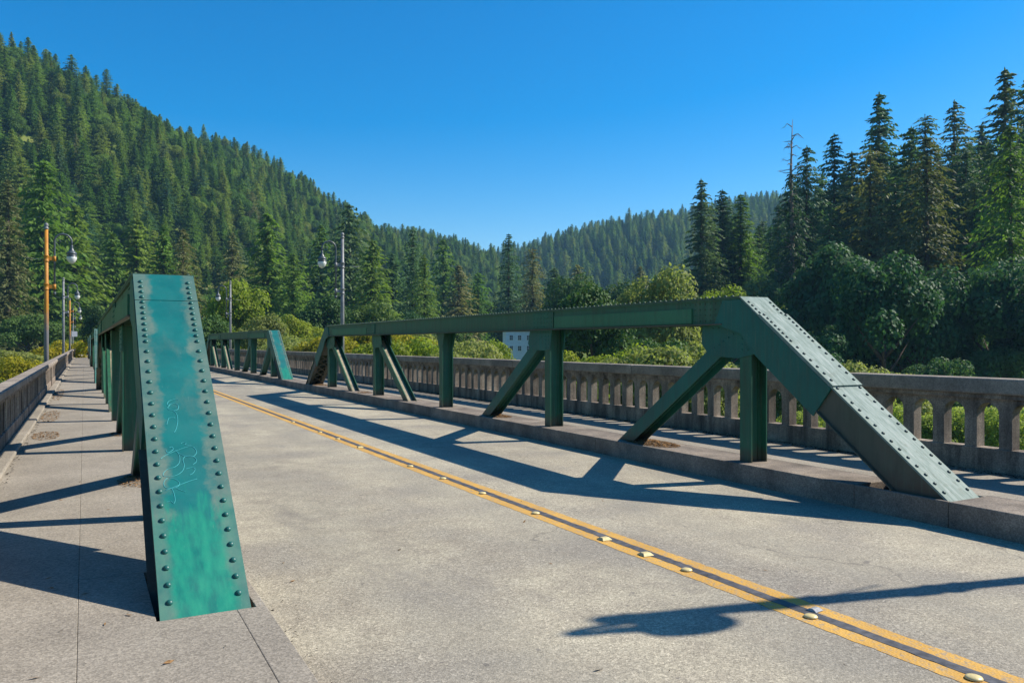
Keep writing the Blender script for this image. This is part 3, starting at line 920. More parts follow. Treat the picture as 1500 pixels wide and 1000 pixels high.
# ------------------------------------------------------------------ litter
def litter(name, spots, n, mat, size, seed, lab):
    rg = np.random.RandomState(seed); C, U, V = [], [], []
    for (x, yy, rx_, ry_, h, z0, w) in spots:
        m = int(n * w)
        a = rg.uniform(0, 2 * pi, m); r = np.sqrt(rg.uniform(0, 1, m))
        px = x + rx_ * r * np.cos(a); py = yy + ry_ * r * np.sin(a)
        pz = z0 + .004 + h * (1 - r) * rg.uniform(0, 1, m) + .003
        C.append(np.stack([px, py, pz], 1))
        th = rg.uniform(0, 2 * pi, m); tl = rg.normal(0, .35, m)
        L = size * rg.uniform(.5, 1.3, m)
        U.append(np.stack([np.cos(th) * L, np.sin(th) * L, tl * L * .4], 1))
        V.append(np.stack([-np.sin(th) * L * .3, np.cos(th) * L * .3, rg.normal(0, .1, m) * L], 1))
    o = link(name, kites(name, np.concatenate(C), np.concatenate(U), np.concatenate(V), [mat]))
    return tag(o, kind='stuff')
def kites(name, C, U, V, mats, mi=None):
    v = np.stack([C - U * .5, C + V * .5 - U * .05, C + U * .5, C - V * .5 - U * .05], 1).reshape(-1, 3)
    f = np.arange(len(C) * 4).reshape(-1, 4)
    return np_mesh(name, v, f, mats, False, mi)
litter("leaf_litter", [(XR + .0, 9.55, .26, .55, .06, 0, 2.2), (XR, 14.6, .22, .4, .06, 0, 1), (XR - .05, 5.6, .22, .35, .05, -.1, 1), (XL - .1, 5.7, .22, .35, .07, -.08, 1.2), (XL, 9.6, .3, .5, .04, 0, .9),
                       (XL, 14.7, .25, .4, .04, 0, .6), (XR, 28.6, .25, .5, .05, 0, .7), (-.55, 15.0, .2, .7, .02, 0, .5), (-.6, 19.0, .17, 1.5, .02, 0, .5), (-.65, 27, .14, 3.0, .02, 0, .5), (XR, 23.5, .2, .4, .05, 0, .4)],
       900, M['litter'], .045, 4, '')
litter("dirt_strip", [(9.22, yy, .15, 1.6, .02, 0, .7) for yy in np.arange(4, 34, 2.4)] + [(-.76, yy, .035, 1.5, .006, 0, .05) for yy in np.arange(5, 34, 2.4)], 900, M['dark'], .04, 8, '')
litter("dirt_strip", [(9.24, yy, .13, 1.6, .02, 0, .5) for yy in np.arange(4, 34, 2.4)], 500, M['litter'], .035, 18, '')
litter("fallen_leaves", [(3.0, 7, 3.5, 8, 0, ROADZ, .05), (.3, 6, .9, 5, 0, 0, .05), (1.1, 5.2, .15, 1.2, .003, ROADZ, .12), (4.5, 4, 2.5, 3, 0, ROADZ, .06)], 900, M['dark'], .02, 9, '')
litter("fallen_leaves", [(-.2, 9, .5, 4, .004, 0, .014), (.2, 4, .6, 1.5, 0, 0, .008), (3, 7, 2.5, 4, 0, ROADZ, .012)], 900, M['litter'], .06, 10, '')

# ------------------------------------------------------------------ trees
def conifer_crown(name, seed, H, Rm, levels, nb, ns, leaf, base, pw=.85, droop=.35, gap=.12):
    rg = np.random.RandomState(seed)
    C, U, V = [], [], []
    zs = np.linspace(base, H * .985, levels) + rg.uniform(-.2, .2, levels) * (H / levels)
    lean = rg.uniform(0, 2 * pi)
    lop = rg.uniform(.0, .18)
    for z in zs:
        t = (z - base) / (H - base)
        L0 = Rm * (max(0.0, 1 - t) ** pw) * min(1, .55 + 2.2 * t) + .018 * H * .25
        k = max(3, int(nb * (.55 + .45 * (1 - t))))
        az = rg.uniform(0, 2 * pi) + np.arange(k) * 2 * pi / k + rg.normal(0, .35, k)
        for a in az:
            if rg.rand() < gap: continue
            L = L0 * rg.uniform(.6, 1.12) * (1 + lop * cos(a - lean))
            m = max(3, int(ns * (.35 + .65 * L / Rm)))
            s = (np.arange(m) + rg.uniform(.2, .8, m)) / m
            r = s * L
            up = rg.uniform(-.05, .25) + .35 * t
            zz = z + up * r - droop * s * s * L * rg.uniform(.7, 1.3)
            side = rg.normal(0, .16, m) * L * (.25 + .5 * s)
            px = np.cos(a) * r - np.sin(a) * side; py = np.sin(a) * r + np.cos(a) * side
            C.append(np.stack([px, py, zz + rg.normal(0, .03 * L0, m)], 1))
            ya = a + rg.normal(0, .6, m); sz = leaf * rg.uniform(.65, 1.35, m) * (.75 + .35 * (1 - t))
            dz = -rg.uniform(.1, 1.5, m)
            u = np.stack([np.cos(ya), np.sin(ya), dz], 1); u /= np.linalg.norm(u, axis=1)[:, None]
            ro = rg.normal(0, .6, m)
            hv = np.stack([-np.sin(ya), np.cos(ya), np.zeros(m)], 1)
            nv = np.cross(u, hv)
            v = hv * np.cos(ro)[:, None] + nv * np.sin(ro)[:, None]
            U.append(u * sz[:, None] * 1.45); V.append(v * sz[:, None] * .55)
    # leader
    C.append(np.array([(0, 0, H - leaf * .2 * i) for i in range(6)])); U.append(np.tile((0, 0, leaf * .9), (6, 1)))
    th = rg.uniform(0, 6, 6); V.append(np.stack([np.cos(th), np.sin(th), 0 * th], 1) * leaf * .35)
    return kites(name, np.concatenate(C), np.concatenate(U), np.concatenate(V), [M['fir']])

def trunk_mesh(name, H, r, seed, mat='bark', limbs=0):
    b = MB(); rg = random.Random(seed)
    b.tube([(0, 0, -1.5), (0, 0, 0.0), (rg.uniform(-.1, .1), rg.uniform(-.1, .1), H * .5), (0, 0, H * .97)], [r * 1.25, r, r * .55, r * .06], 8)
    for i in range(limbs):
        z = H * rg.uniform(.25, .9); a = rg.uniform(0, 2 * pi); L = H * .16 * (1.15 - z / H) + .4
        b.tube([(0, 0, z), (cos(a) * L * .6, sin(a) * L * .6, z + .05 * L), (cos(a) * L, sin(a) * L, z - .18 * L)], [r * .16, r * .09, r * .02], 5)
    return b.mesh(name, M[mat])

def broad_crown(name, seed, rx_, rz_, nc, nl, leaf, zc_, up=0.0, spread=.36):
    """clumps of leaf faces through an ellipsoid, radius rx_ across and rz_ up, centred at height zc_"""
    rg = np.random.RandomState(seed); C, U, V = [], [], []
    for i in range(nc):
        d = rg.normal(size=3); d /= np.linalg.norm(d)
        if d[2] < -.55: d[2] *= -.6
        q = rg.uniform(.35, .80)
        c = d * q
        cr = spread * rg.uniform(.55, 1.15)
        m = int(nl * (cr / spread) ** 2)
        e = rg.normal(size=(m, 3)); e /= np.linalg.norm(e, axis=1)[:, None]
        e[:, 2] = np.where((e[:, 2] < -.3) & (rg.rand(m) < .6), -e[:, 2], e[:, 2])
        rad = cr * (.62 + .46 * rg.rand(m) ** .7)
        p = c + e * rad[:, None] * np.array((1, 1, .82))
        n = e + rg.normal(0, .55, (m, 3)) + np.array((0, 0, .35)); n /= np.linalg.norm(n, axis=1)[:, None]
        a = rg.normal(size=(m, 3)); u = np.cross(n, a); u /= np.linalg.norm(u, axis=1)[:, None]
        v = np.cross(n, u)
        s = leaf * rg.uniform(.6, 1.4, m)
        C.append(p * np.array((rx_, rx_, rz_)) + np.array((0, 0, zc_))); U.append(u * s[:, None] * 1.25); V.append(v * s[:, None] * .85)
    return kites(name, np.concatenate(C), np.concatenate(U), np.concatenate(V), [M['leaf']])

def broad_trunk(name, seed, zc_, rx_, r):
    b = MB(); rg = random.Random(seed)
    b.tube([(0, 0, -1), (0, 0, 0), (.1, .05, zc_ * .5), (.15, -.05, zc_ * .9)], [r * 1.3, r, r * .8, r * .45], 8)
    for i in range(6):
        a = i * 1.05 + rg.uniform(-.3, .3); z = zc_ * rg.uniform(.35, .75)
        b.tube([(.08, 0, z), (cos(a) * rx_ * .35, sin(a) * rx_ * .35, z + zc_ * .25), (cos(a) * rx_ * .62, sin(a) * rx_ * .62, z + zc_ * .5)], [r * .45, r * .28, r * .06], 6)
    return b.mesh(name, M['bark'])

# hill firs (25 m), shared meshes
FIR = []
for i, (rm, pw, dr, bs) in enumerate(((5.2, .62, .30, 2.0), (6.0, .7, .35, 1.5), (4.6, .55, .28, 2.5), (6.6, .6, .40, 1.5), (5.6, .8, .3, 1.0), (6.2, .46, .35, 3.0))):
    FIR.append((conifer_crown("crown", 100 + i, 25, rm, 46, 10, 20, .66, bs, pw, dr, .1), trunk_mesh("trunk", 25, .34, 40 + i)))
RED = []     # finer crowns for the near redwoods (40 m)
for i, (rm, pw, dr, bs, gp) in enumerate(((5.4, .60, .45, 3, .2), (6.6, .62, .5, 2, .22), (5.0, .52, .4, 4, .22), (7.8, .6, .6, 1.5, .2), (6.4, .42, .5, 4, .26))):
    RED.append((conifer_crown("crown", 200 + i, 40, rm * 1.12, 62, 10, 44, .58, bs, pw, dr, gp), trunk_mesh("trunk", 40, .55, 60 + i, limbs=24)))
BRD = []     # unit broadleaf crowns: radius 5, height 10
for i, (nc, nl, lf, rz, sp) in enumerate(((34, 520, .25, 4.6, .38), (46, 430, .24, 4.4, .32), (30, 560, .26, 4.9, .42), (40, 470, .23, 4.2, .34))):
    BRD.append((broad_crown("crown", 300 + i, 4.3, rz, nc, nl, lf, 5.6, spread=sp), broad_trunk("trunk", 310 + i, 5.0, 4.2, .32)))
BSH = []     # bushes: leaves to the ground
for i in range(3):
    BSH.append((broad_crown("crown", 330 + i, 4.2, 3.6, 38, 430, .20, 3.2, spread=.32), broad_trunk("trunk", 340 + i, 3.0, 3.6, .18)))

def tree(kind, src, pos, s, mat, label, group=None, cat='tree', rz=None, sz=None, rgen=random.Random(5)):
    o = empty(kind, pos, rgen.uniform(0, 2 * pi) if rz is None else rz)
    o.scale = (s, s, sz if sz else s)
    c = link("crown", src[0], o)
    c.material_slots[0].link = 'OBJECT'; c.material_slots[0].material = M[mat]
    link("trunk", src[1], o)
    tag(o, label, cat, group)
    return o
def gz(x, y): return float(ground(np.array([x]), np.array([y]))[0])
n_con = 0
def conifer(px, zc, ytop, src, base_h, mat, label, wide=1.0, group=None, kind="conifer"):
    global n_con
    n_con += 1
    x, y, _ = at(px, zc); z = gz(x, y)
    top = (503 - ytop) / 1167.0 * zc + 1.5
    H = top - z
    s = H / base_h
    return tree(kind, src, (x, y, z), s * wide, mat, label, group, 'conifer', sz=s)
def broad(px, zc, ytop, wpx, src, mat, label, bush=False, group=None, base_h=None):
    x, y, _ = at(px, zc); z = gz(x, y)
    top = (503 - ytop) / 1167.0 * zc + 1.5
    H = top - z
    hh = 6.9 if bush else 10.4
    w = wpx / 1167.0 * zc
    return tree("bush" if bush else "broadleaf_tree", src, (x, y, z - .1), max(w / 9.6, .78 * H / hh), mat, label, group, 'bush' if bush else 'tree', sz=H / hh)

# --- right bank, tall conifers
RG = 'tall conifers on the right bank'
for a in [
    (1027, 150, 262, RED[0], 'fir_dark', 'slim dark conifer, leftmost of the tall group on the right bank', 1.0),
    (1058, 158, 278, RED[2], 'fir_dark', 'dark conifer just right of the leftmost slim one', 1.05),
    (1085, 156, 284, RED[0], 'fir', 'greener shorter conifer closing the trio at the valley edge', 1.1),
    (1112, 165, 330, RED[1], 'fir', 'short conifer in the gap before the bare topped snag', 1.0),
    (1182, 132, 214, RED[3], 'fir_dark', 'dense dark conifer touching the bare topped snag', .85),
    (1222, 136, 196, RED[1], 'fir_dark', 'pointed conifer between the snag and the tallest spire', .95),
    (1248, 140, 222, RED[2], 'fir_dark', 'conifer in shade just left of the tallest spire', 1.05),
    (1288, 138, 136, RED[0], 'fir_dark', 'single highest spire with layered branches on the right bank', 1.0),
    (1275, 120, 216, RED[4], 'fir_brown', 'brownish conifer standing before the tallest spire', 1.0),
    (1312, 128, 240, RED[1], 'fir_dark', 'dark conifer right of the tallest spire', .95),
    (1358, 108, 200, RED[3], 'fir_brown', 'wide sunlit brown green redwood with drooping boughs', 1.0),
    (1335, 118, 186, RED[0], 'fir_dark', 'dark conifer rising behind the wide brown redwood', 1.1),
    (1355, 150, 168, RED[4], 'fir_dark', 'tufted conifer top above the brown redwood', .95),
    (1398, 145, 147, RED[1], 'fir_dark', 'broad dark conifer right of the brown redwood', 1.0),
    (1438, 150, 182, RED[2], 'fir_dark', 'narrow shaded conifer in the dip before the right edge', 1.2),
    (1472, 128, 100, RED[0], 'fir_dark', 'dark spire rising highest at the right edge of the view', 1.05),
    (1512, 118, 105, RED[1], 'fir_dark', 'dark conifer cut by the right edge of the view', 1.0),
    (1480, 92, 185, RED[3], 'fir', 'green conifer with sunlit flank at the right edge', .9),
    (1440, 104, 300, RED[1], 'fir_dark', 'low dark conifer under the right edge spires', 1.0),
    (1215, 118, 300, RED[3], 'fir_dark', 'low dark conifer under the pointed ones left of centre', .9),
    (1550, 105, 150, RED[4], 'fir_dark', 'conifer standing beyond the right edge', 1.0),
    (1042, 168, 300, RED[3], 'fir_dark', 'bushy dark conifer filling the gap inside the valley edge trio', .8),
    (1072, 170, 318, RED[4], 'fir_dark', 'lower dark conifer behind the trio at the valley edge', .9),
    (1140, 140, 300, RED[3], 'fir_dark', 'bushy dark conifer left of the bare topped snag', .8),
    (1165, 150, 262, RED[4], 'fir_dark', 'dark conifer directly behind the bare topped snag', 1.0),
    (1203, 150, 258, RED[3], 'fir_dark', 'bushy dark conifer filling in behind the pointed one', .8),
    (1262, 132, 270, RED[3], 'fir_dark', 'bushy conifer low under the tallest spire', .8),
    (1300, 150, 226, RED[4], 'fir_dark', 'dark conifer crown close right of the tallest spire', 1.1),
    (1378, 128, 240, RED[3], 'fir_dark', 'bushy dark conifer right behind the wide brown redwood', .85),
    (1415, 138, 205, RED[4], 'fir_dark', 'shaded conifer right of the broad dark one', 1.0),
    (1455, 138, 228, RED[3], 'fir_dark', 'bushy dark conifer left of the edge spire', .85),
    (1428, 120, 262, RED[4], 'fir_dark', 'tufted shaded conifer in the dip near the right edge', 1.0),
]: conifer(a[0], a[1], a[2], a[3], 40, a[4], a[5], a[6] * 1.22, RG)
# the snag
x, y, _ = at(1160, 126); z = gz(x, y)
sn = empty("snag", (x, y, z)); sn.scale = (1, 1, 1)
Hs = (503 - 175) / 1167 * 126 + 1.5 - z
b = MB(); rg = random.Random(3)
b.tube([(0, 0, -1), (.1, 0, Hs * .5), (-.1, .1, Hs * .8), (.15, 0, Hs)], [.5, .36, .2, .03], 8); b.build("trunk", M['deadwood'], sn)
b = MB()
for i in range(46):
    zz = Hs * rg.uniform(.35, .98); a = rg.uniform(0, 2 * pi); L = (1.15 - zz / Hs) * 5.5 * rg.uniform(.5, 1.1) + .5
    p = [(0, 0, zz), (cos(a) * L * .5, sin(a) * L * .5, zz + rg.uniform(-.1, .35) * L), (cos(a + .2) * L, sin(a + .2) * L, zz + rg.uniform(-.35, .3) * L)]
    b.tube(p, [.09, .055, .015], 5)
    for q in range(3):
        f = rg.uniform(.4, .95); m = np.array(p[1]) * (1 - f) + np.array(p[2]) * f
        b.tube([m, m + np.array((rg.uniform(-.8, .8), rg.uniform(-.8, .8), rg.uniform(-.3, .5)))], [.03, .008], 4)
b.build("bare_branches", M['deadwood'], sn)
c = link("crown", conifer_crown("crown", 270, Hs * .80, 5.2, 50, 8, 38, .55, 5, .45, .7, .3), sn); c.material_slots[0].link = 'OBJECT'; c.material_slots[0].material = M['fir_dark']
tag(sn, 'half dead conifer with bare leafless top on the right bank', 'conifer')

# --- right bank broadleaf
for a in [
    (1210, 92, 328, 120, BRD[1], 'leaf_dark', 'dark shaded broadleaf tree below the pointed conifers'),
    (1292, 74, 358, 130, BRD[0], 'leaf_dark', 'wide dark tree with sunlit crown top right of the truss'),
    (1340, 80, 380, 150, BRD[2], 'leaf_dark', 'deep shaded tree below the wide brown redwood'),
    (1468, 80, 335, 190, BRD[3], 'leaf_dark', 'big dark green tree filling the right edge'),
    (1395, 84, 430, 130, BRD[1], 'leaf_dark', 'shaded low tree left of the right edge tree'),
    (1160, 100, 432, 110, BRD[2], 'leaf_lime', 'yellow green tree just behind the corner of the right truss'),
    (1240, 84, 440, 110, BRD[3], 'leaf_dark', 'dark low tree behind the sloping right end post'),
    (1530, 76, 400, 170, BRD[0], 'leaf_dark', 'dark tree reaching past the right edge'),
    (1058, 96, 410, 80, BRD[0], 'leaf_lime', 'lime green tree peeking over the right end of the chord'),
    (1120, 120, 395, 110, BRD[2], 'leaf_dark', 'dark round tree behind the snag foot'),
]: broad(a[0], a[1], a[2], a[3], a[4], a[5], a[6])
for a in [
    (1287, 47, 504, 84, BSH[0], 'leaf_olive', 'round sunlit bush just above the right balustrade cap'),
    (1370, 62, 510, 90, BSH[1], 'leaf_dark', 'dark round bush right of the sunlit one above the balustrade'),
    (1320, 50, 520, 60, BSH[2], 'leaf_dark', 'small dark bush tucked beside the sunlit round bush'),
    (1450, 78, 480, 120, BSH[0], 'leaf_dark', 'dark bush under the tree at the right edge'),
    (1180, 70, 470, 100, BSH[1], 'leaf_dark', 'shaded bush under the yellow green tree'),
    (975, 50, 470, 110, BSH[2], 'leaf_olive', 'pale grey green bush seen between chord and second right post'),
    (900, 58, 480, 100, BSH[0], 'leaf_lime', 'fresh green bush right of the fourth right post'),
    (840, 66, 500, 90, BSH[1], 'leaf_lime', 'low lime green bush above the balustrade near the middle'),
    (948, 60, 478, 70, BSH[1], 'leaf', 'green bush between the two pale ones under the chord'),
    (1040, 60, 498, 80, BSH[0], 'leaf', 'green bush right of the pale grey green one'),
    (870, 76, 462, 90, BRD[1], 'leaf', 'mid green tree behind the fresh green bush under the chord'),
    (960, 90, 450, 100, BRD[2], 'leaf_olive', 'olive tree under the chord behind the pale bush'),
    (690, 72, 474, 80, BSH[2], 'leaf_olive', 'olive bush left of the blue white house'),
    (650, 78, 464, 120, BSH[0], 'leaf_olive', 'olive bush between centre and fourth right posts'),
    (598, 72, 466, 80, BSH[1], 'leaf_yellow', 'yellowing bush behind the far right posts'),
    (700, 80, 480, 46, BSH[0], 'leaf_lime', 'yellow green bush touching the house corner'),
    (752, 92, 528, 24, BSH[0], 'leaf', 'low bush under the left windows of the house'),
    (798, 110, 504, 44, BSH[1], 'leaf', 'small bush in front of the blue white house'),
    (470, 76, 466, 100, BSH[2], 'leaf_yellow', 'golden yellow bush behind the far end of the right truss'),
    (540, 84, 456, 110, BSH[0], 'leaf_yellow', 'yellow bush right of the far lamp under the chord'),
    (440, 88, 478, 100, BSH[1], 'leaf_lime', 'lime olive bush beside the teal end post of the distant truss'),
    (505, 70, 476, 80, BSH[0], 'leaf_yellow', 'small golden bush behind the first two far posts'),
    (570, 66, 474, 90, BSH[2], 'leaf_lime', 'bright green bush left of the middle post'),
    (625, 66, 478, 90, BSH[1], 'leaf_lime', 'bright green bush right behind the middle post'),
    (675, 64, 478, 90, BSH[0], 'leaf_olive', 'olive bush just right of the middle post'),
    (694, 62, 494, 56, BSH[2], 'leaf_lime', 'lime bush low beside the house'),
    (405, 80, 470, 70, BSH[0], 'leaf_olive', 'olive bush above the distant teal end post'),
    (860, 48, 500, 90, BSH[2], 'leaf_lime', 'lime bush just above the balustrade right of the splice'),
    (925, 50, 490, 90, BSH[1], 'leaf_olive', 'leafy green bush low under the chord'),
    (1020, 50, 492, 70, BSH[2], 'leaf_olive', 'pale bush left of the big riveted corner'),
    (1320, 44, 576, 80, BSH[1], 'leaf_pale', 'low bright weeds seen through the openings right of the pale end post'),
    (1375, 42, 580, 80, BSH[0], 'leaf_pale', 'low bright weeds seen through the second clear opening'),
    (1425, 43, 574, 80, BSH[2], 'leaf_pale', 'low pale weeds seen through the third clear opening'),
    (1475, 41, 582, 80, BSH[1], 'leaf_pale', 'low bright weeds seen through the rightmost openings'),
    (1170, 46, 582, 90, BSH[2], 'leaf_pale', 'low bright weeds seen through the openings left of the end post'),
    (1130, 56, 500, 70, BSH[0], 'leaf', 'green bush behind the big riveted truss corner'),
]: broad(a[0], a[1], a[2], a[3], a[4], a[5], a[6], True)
for a in [
    (845, 150, 393, 82, BRD[0], 'leaf', 'dark green rounded tree in mid valley, left of a pair'),
    (900, 150, 402, 74, BRD[2], 'leaf', 'rounded green tree in mid valley, right of a pair'),
    (730, 240, 428, 64, BRD[1], 'leaf', 'mid green tree with bright clump above the chord'),
    (758, 252, 420, 60, BRD[3], 'leaf_dark', 'dark tree behind the mid green one above the chord'),
    (812, 240, 420, 60, BRD[1], 'leaf_dark', 'small dark tree left of the rounded pair'),
    (945, 130, 425, 42, BRD[2], 'leaf_yellow', 'small golden tree right of the rounded pair'),
    (686, 235, 432, 70, BRD[0], 'leaf', 'green tree low in the valley left of the bright clump'),
    (350, 108, 400, 100, BRD[0], 'leaf_lime', 'lime green tree behind the small right lamp'),
    (385, 96, 442, 100, BRD[1], 'leaf_olive', 'olive yellow tree behind the distant right truss'),
    (310, 98, 452, 80, BRD[2], 'leaf', 'green tree just right of the teal end post'),
    (430, 104, 440, 70, BRD[3], 'leaf_lime', 'yellow green tree above the distant truss end'),
    (545, 104, 434, 110, BRD[0], 'leaf', 'dense green tree right of the far lamp'),
    (470, 120, 415, 80, BRD[1], 'leaf', 'green tree left of the far lamp'),
    (610, 112, 450, 80, BRD[2], 'leaf_dark', 'dark green tree above the chord left of centre'),
    (655, 120, 452, 70, BRD[3], 'leaf', 'low green tree above the chord near centre'),
    (25, 80, 500, 130, BRD[1], 'leaf_olive', 'grey green willow beyond the left balustrade at the left edge'),
    (150, 135, 440, 70, BRD[2], 'leaf', 'green tree beyond the far end of the left walkway'),
    (128, 150, 470, 50, BRD[0], 'leaf_lime', 'bright tree at the end of the left walkway'),
    (200, 170, 425, 70, BRD[3], 'leaf_lime', 'lime tree behind the left truss chord'),
    (40, 130, 455, 100, BRD[0], 'leaf', 'green tree behind the orange lamp pole at the left'),
    (95, 140, 470, 70, BRD[1], 'leaf', 'green tree between orange and grey left lamps'),
    (255, 160, 440, 80, BRD[2], 'leaf_dark', 'dark tree behind the top of the teal end post'),
    (105, 180, 430, 80, BRD[2], 'leaf_dark', 'shaded tree high behind the left lamp row'),
]: broad(a[0], a[1], a[2], a[3], a[4], a[5], a[6])
for a in [
    (52, 62, 500, 70, BSH[0], 'leaf_yellow', 'yellow bush at the foot of the orange lamp pole'),
    (86, 84, 486, 50, BSH[1], 'leaf_yellow', 'golden bush between the orange and grey lamp poles'),
    (5, 48, 530, 90, BSH[2], 'leaf', 'green bush beyond the left balustrade at the edge'),
    (110, 110, 490, 36, BSH[0], 'leaf_lime', 'lime bush beside the distant left lamps'),
]: broad(a[0], a[1], a[2], a[3], a[4], a[5], a[6], True)

# --- notable conifers left and centre
for a in [
    (12, 150, 262, RED[1], 40, 'fir_brown', 'brownish conifer at the left edge beside the orange lamp', .9),
    (62, 165, 236, FIR[3], 25, 'fir', 'tall conifer directly behind the orange lamp top', 1.0),
    (110, 175, 300, FIR[1], 25, 'fir', 'conifer behind the globe of the orange lamp', 1.1),
    (268, 160, 335, RED[3], 40, 'fir_brown', 'brown green conifer above the teal end post', .9),
    (240, 172, 330, FIR[4], 25, 'fir', 'green conifer up left of the teal end post', 1.1),
    (340, 185, 340, RED[1], 40, 'fir_brown', 'conifer with spreading boughs behind the lime tree', .9),
    (392, 175, 312, FIR[1], 25, 'fir', 'tall light green conifer left of the far lamp', 1.15),
    (430, 170, 372, FIR[3], 25, 'fir', 'conifer just left of the far lamp globe', 1.0),
    (545, 165, 352, FIR[0], 25, 'fir', 'light green leaning conifer right of the far lamp', 1.2),
    (512, 190, 300, FIR[3], 25, 'fir_dark', 'tall dark conifer directly behind the far lamp', 1.0),
    (575, 200, 372, FIR[2], 25, 'fir_dark', 'dark conifer right of the light green leaning one', 1.1),
    (605, 180, 336, RED[3], 40, 'fir_dark', 'tall dark conifer left of the valley gap', .9),
    (622, 172, 372, RED[1], 40, 'fir', 'green conifer in front of the tall dark one at the gap', 1.0),
    (672, 215, 388, FIR[1], 25, 'fir_brown', 'brownish conifer in the valley gap', 1.2),
    (700, 225, 400, FIR[3], 25, 'fir', 'green conifer beside the brownish one in the gap', 1.1),
    (745, 205, 342, RED[1], 40, 'fir_dark', 'taller conifer of the pair standing in mid valley', .9),
    (780, 200, 362, RED[4], 40, 'fir_brown', 'shorter brownish conifer of the mid valley pair', .9),
    (812, 235, 392, FIR[2], 25, 'fir_dark', 'small dark conifer right of the mid valley pair', 1.2),
    (845, 200, 388, FIR[3], 25, 'fir_brown', 'conifer tips behind the left rounded tree', 1.1),
    (938, 230, 390, FIR[1], 25, 'fir_brown', 'brownish conifer right of the rounded pair', 1.1),
    (985, 260, 398, FIR[0], 25, 'fir', 'conifer at the valley floor before the trio', 1.1),
    (650, 240, 352, FIR[3], 25, 'fir', 'conifer on the lower slope left of the gap', 1.0),
    (470, 205, 330, FIR[4], 25, 'fir', 'conifer on the lower slope left of the lamp globe', 1.1),
    (200, 190, 320, FIR[0], 25, 'fir', 'slender conifer above the left chord', 1.2),
    (165, 185, 340, FIR[1], 25, 'fir', 'conifer right of the orange lamp globe', 1.1),
]: conifer(a[0], a[1], a[2], a[3], a[4], a[5], a[6], a[7] * 1.25)

# --- forests on the hills
rs = np.random.RandomState(12)
def scatter(x0, x1, y0, y1, sp):
    xs = np.arange(x0, x1, sp); ys = np.arange(y0, y1, sp * .87)
    X, Y = np.meshgrid(xs, ys)
    X = X + (np.arange(len(ys)) % 2)[:, None] * sp / 2
    X = X + rs.uniform(-.42, .42, X.shape) * sp; Y = Y + rs.uniform(-.42, .42, Y.shape) * sp
    return X.ravel(), Y.ravel()
def camxy(X, Y):
    zc = X * SY + Y * CY; xr = X * CY - Y * SY
    return 750 + 1167 * xr / np.maximum(zc, 1), zc
P = []
X, Y = scatter(-420, 700, 40, 800, 6.3)
px, zc = camxy(X, Y); ga = poly_h(X, Y, RA, 190)
ok = (ga > 2.0) & (px > -260) & (px < 1420) & (zc > 120) & (zc < 960) & (ga >= poly_h(X, Y, RB, 380))
P.append((X[ok], Y[ok], np.zeros(ok.sum())))
X, Y = scatter(100, 1000, 300, 1150, 10)
px, zc = camxy(X, Y); gb = poly_h(X, Y, RB, 380)
ok = (gb > 4) & (px > 560) & (px < 1420) & (zc > 560) & (zc < 960) & (poly_h(X, Y, RA, 190) < gb)
P.append((X[ok], Y[ok], np.ones(ok.sum())))
X, Y = scatter(60, 330, -40, 260, 8.0)
px, zc = camxy(X, Y); gc = poly_h(X, Y, RC, 100)
ok = (gc > 1.5) & (px > 1040) & (px < 1900) & (zc > 150) & (zc < 250)
P.append((X[ok], Y[ok], 2 * np.ones(ok.sum())))
X, Y = scatter(60, 420, 160, 620, 12)       # valley floor
px, zc = camxy(X, Y)
ok = (px > 560) & (px < 1120) & (zc > 250) & (zc < 620) & (poly_h(X, Y, RA, 190) <= 2.0) & (poly_h(X, Y, RB, 380) <= 4)
P.append((X[ok], Y[ok], 3 * np.ones(ok.sum())))
X = np.concatenate([p[0] for p in P]); Y = np.concatenate([p[1] for p in P]); Zn = np.concatenate([p[2] for p in P])
Z = ground(X, Y) - .3
N = len(X)
Hh = np.where(Zn == 0, rs.uniform(10, 19, N), rs.uniform(12, 22, N)) * np.where(rs.rand(N) < .12, 1.2, 1.0)
Hh = np.where(Zn == 1, Hh * 1.05, Hh); Hh = np.where(Zn == 2, Hh * 1.0, Hh); Hh = np.where(Zn == 3, Hh * .85, Hh)
wd = rs.uniform(.95, 1.5, N)
var = rs.randint(0, 6, N); kind2 = rs.rand(N); rot = rs.uniform(0, 2 * pi, N)
px, zc = camxy(X, Y)
inview = (px > -40) & (px < 1540)
score = np.where(inview, Hh / zc, 0) * np.where(Zn == 2, .55, 1.0)
# keep clear of the named conifers: thin the scatter just around them
order = np.argsort(-score)
n_ind = 296 - n_con
ind = order[:n_ind]; rest = order[n_ind:]
ZONE = {0: ('left hill', 'conifers on the left hillside'), 1: ('distant hill', 'conifers on the distant hill'),
        2: ('right slope', 'conifers on the slope behind the right bank'), 3: ('valley floor', 'conifers on the valley floor')}
MARKS = [(-60, 'at the left edge'), (50, 'left of the orange lamp'), (72, 'behind the orange lamp'), (112, 'right of the orange lamp'), (155, 'above the left walkway end'),
         (200, 'above the left truss chord'), (285, 'above teal end post'), (345, 'behind the small right lamp'), (400, 'above the distant truss'), (455, 'left of the far lamp'),
         (510, 'behind the far lamp'), (565, 'right of the far lamp'), (640, 'above far posts'), (720, 'at the valley gap'), (800, 'above the chord splice'), (900, 'behind rounded pair'),
         (1010, 'left of the right bank trio'), (1100, 'behind the right bank trio'), (1160, 'behind the bare snag'), (1250, 'left of the tallest spire'), (1330, 'right of the tallest spire'),
         (1400, 'behind the brown redwood'), (1470, 'under the edge spire'), (9999, 'at the right edge')]
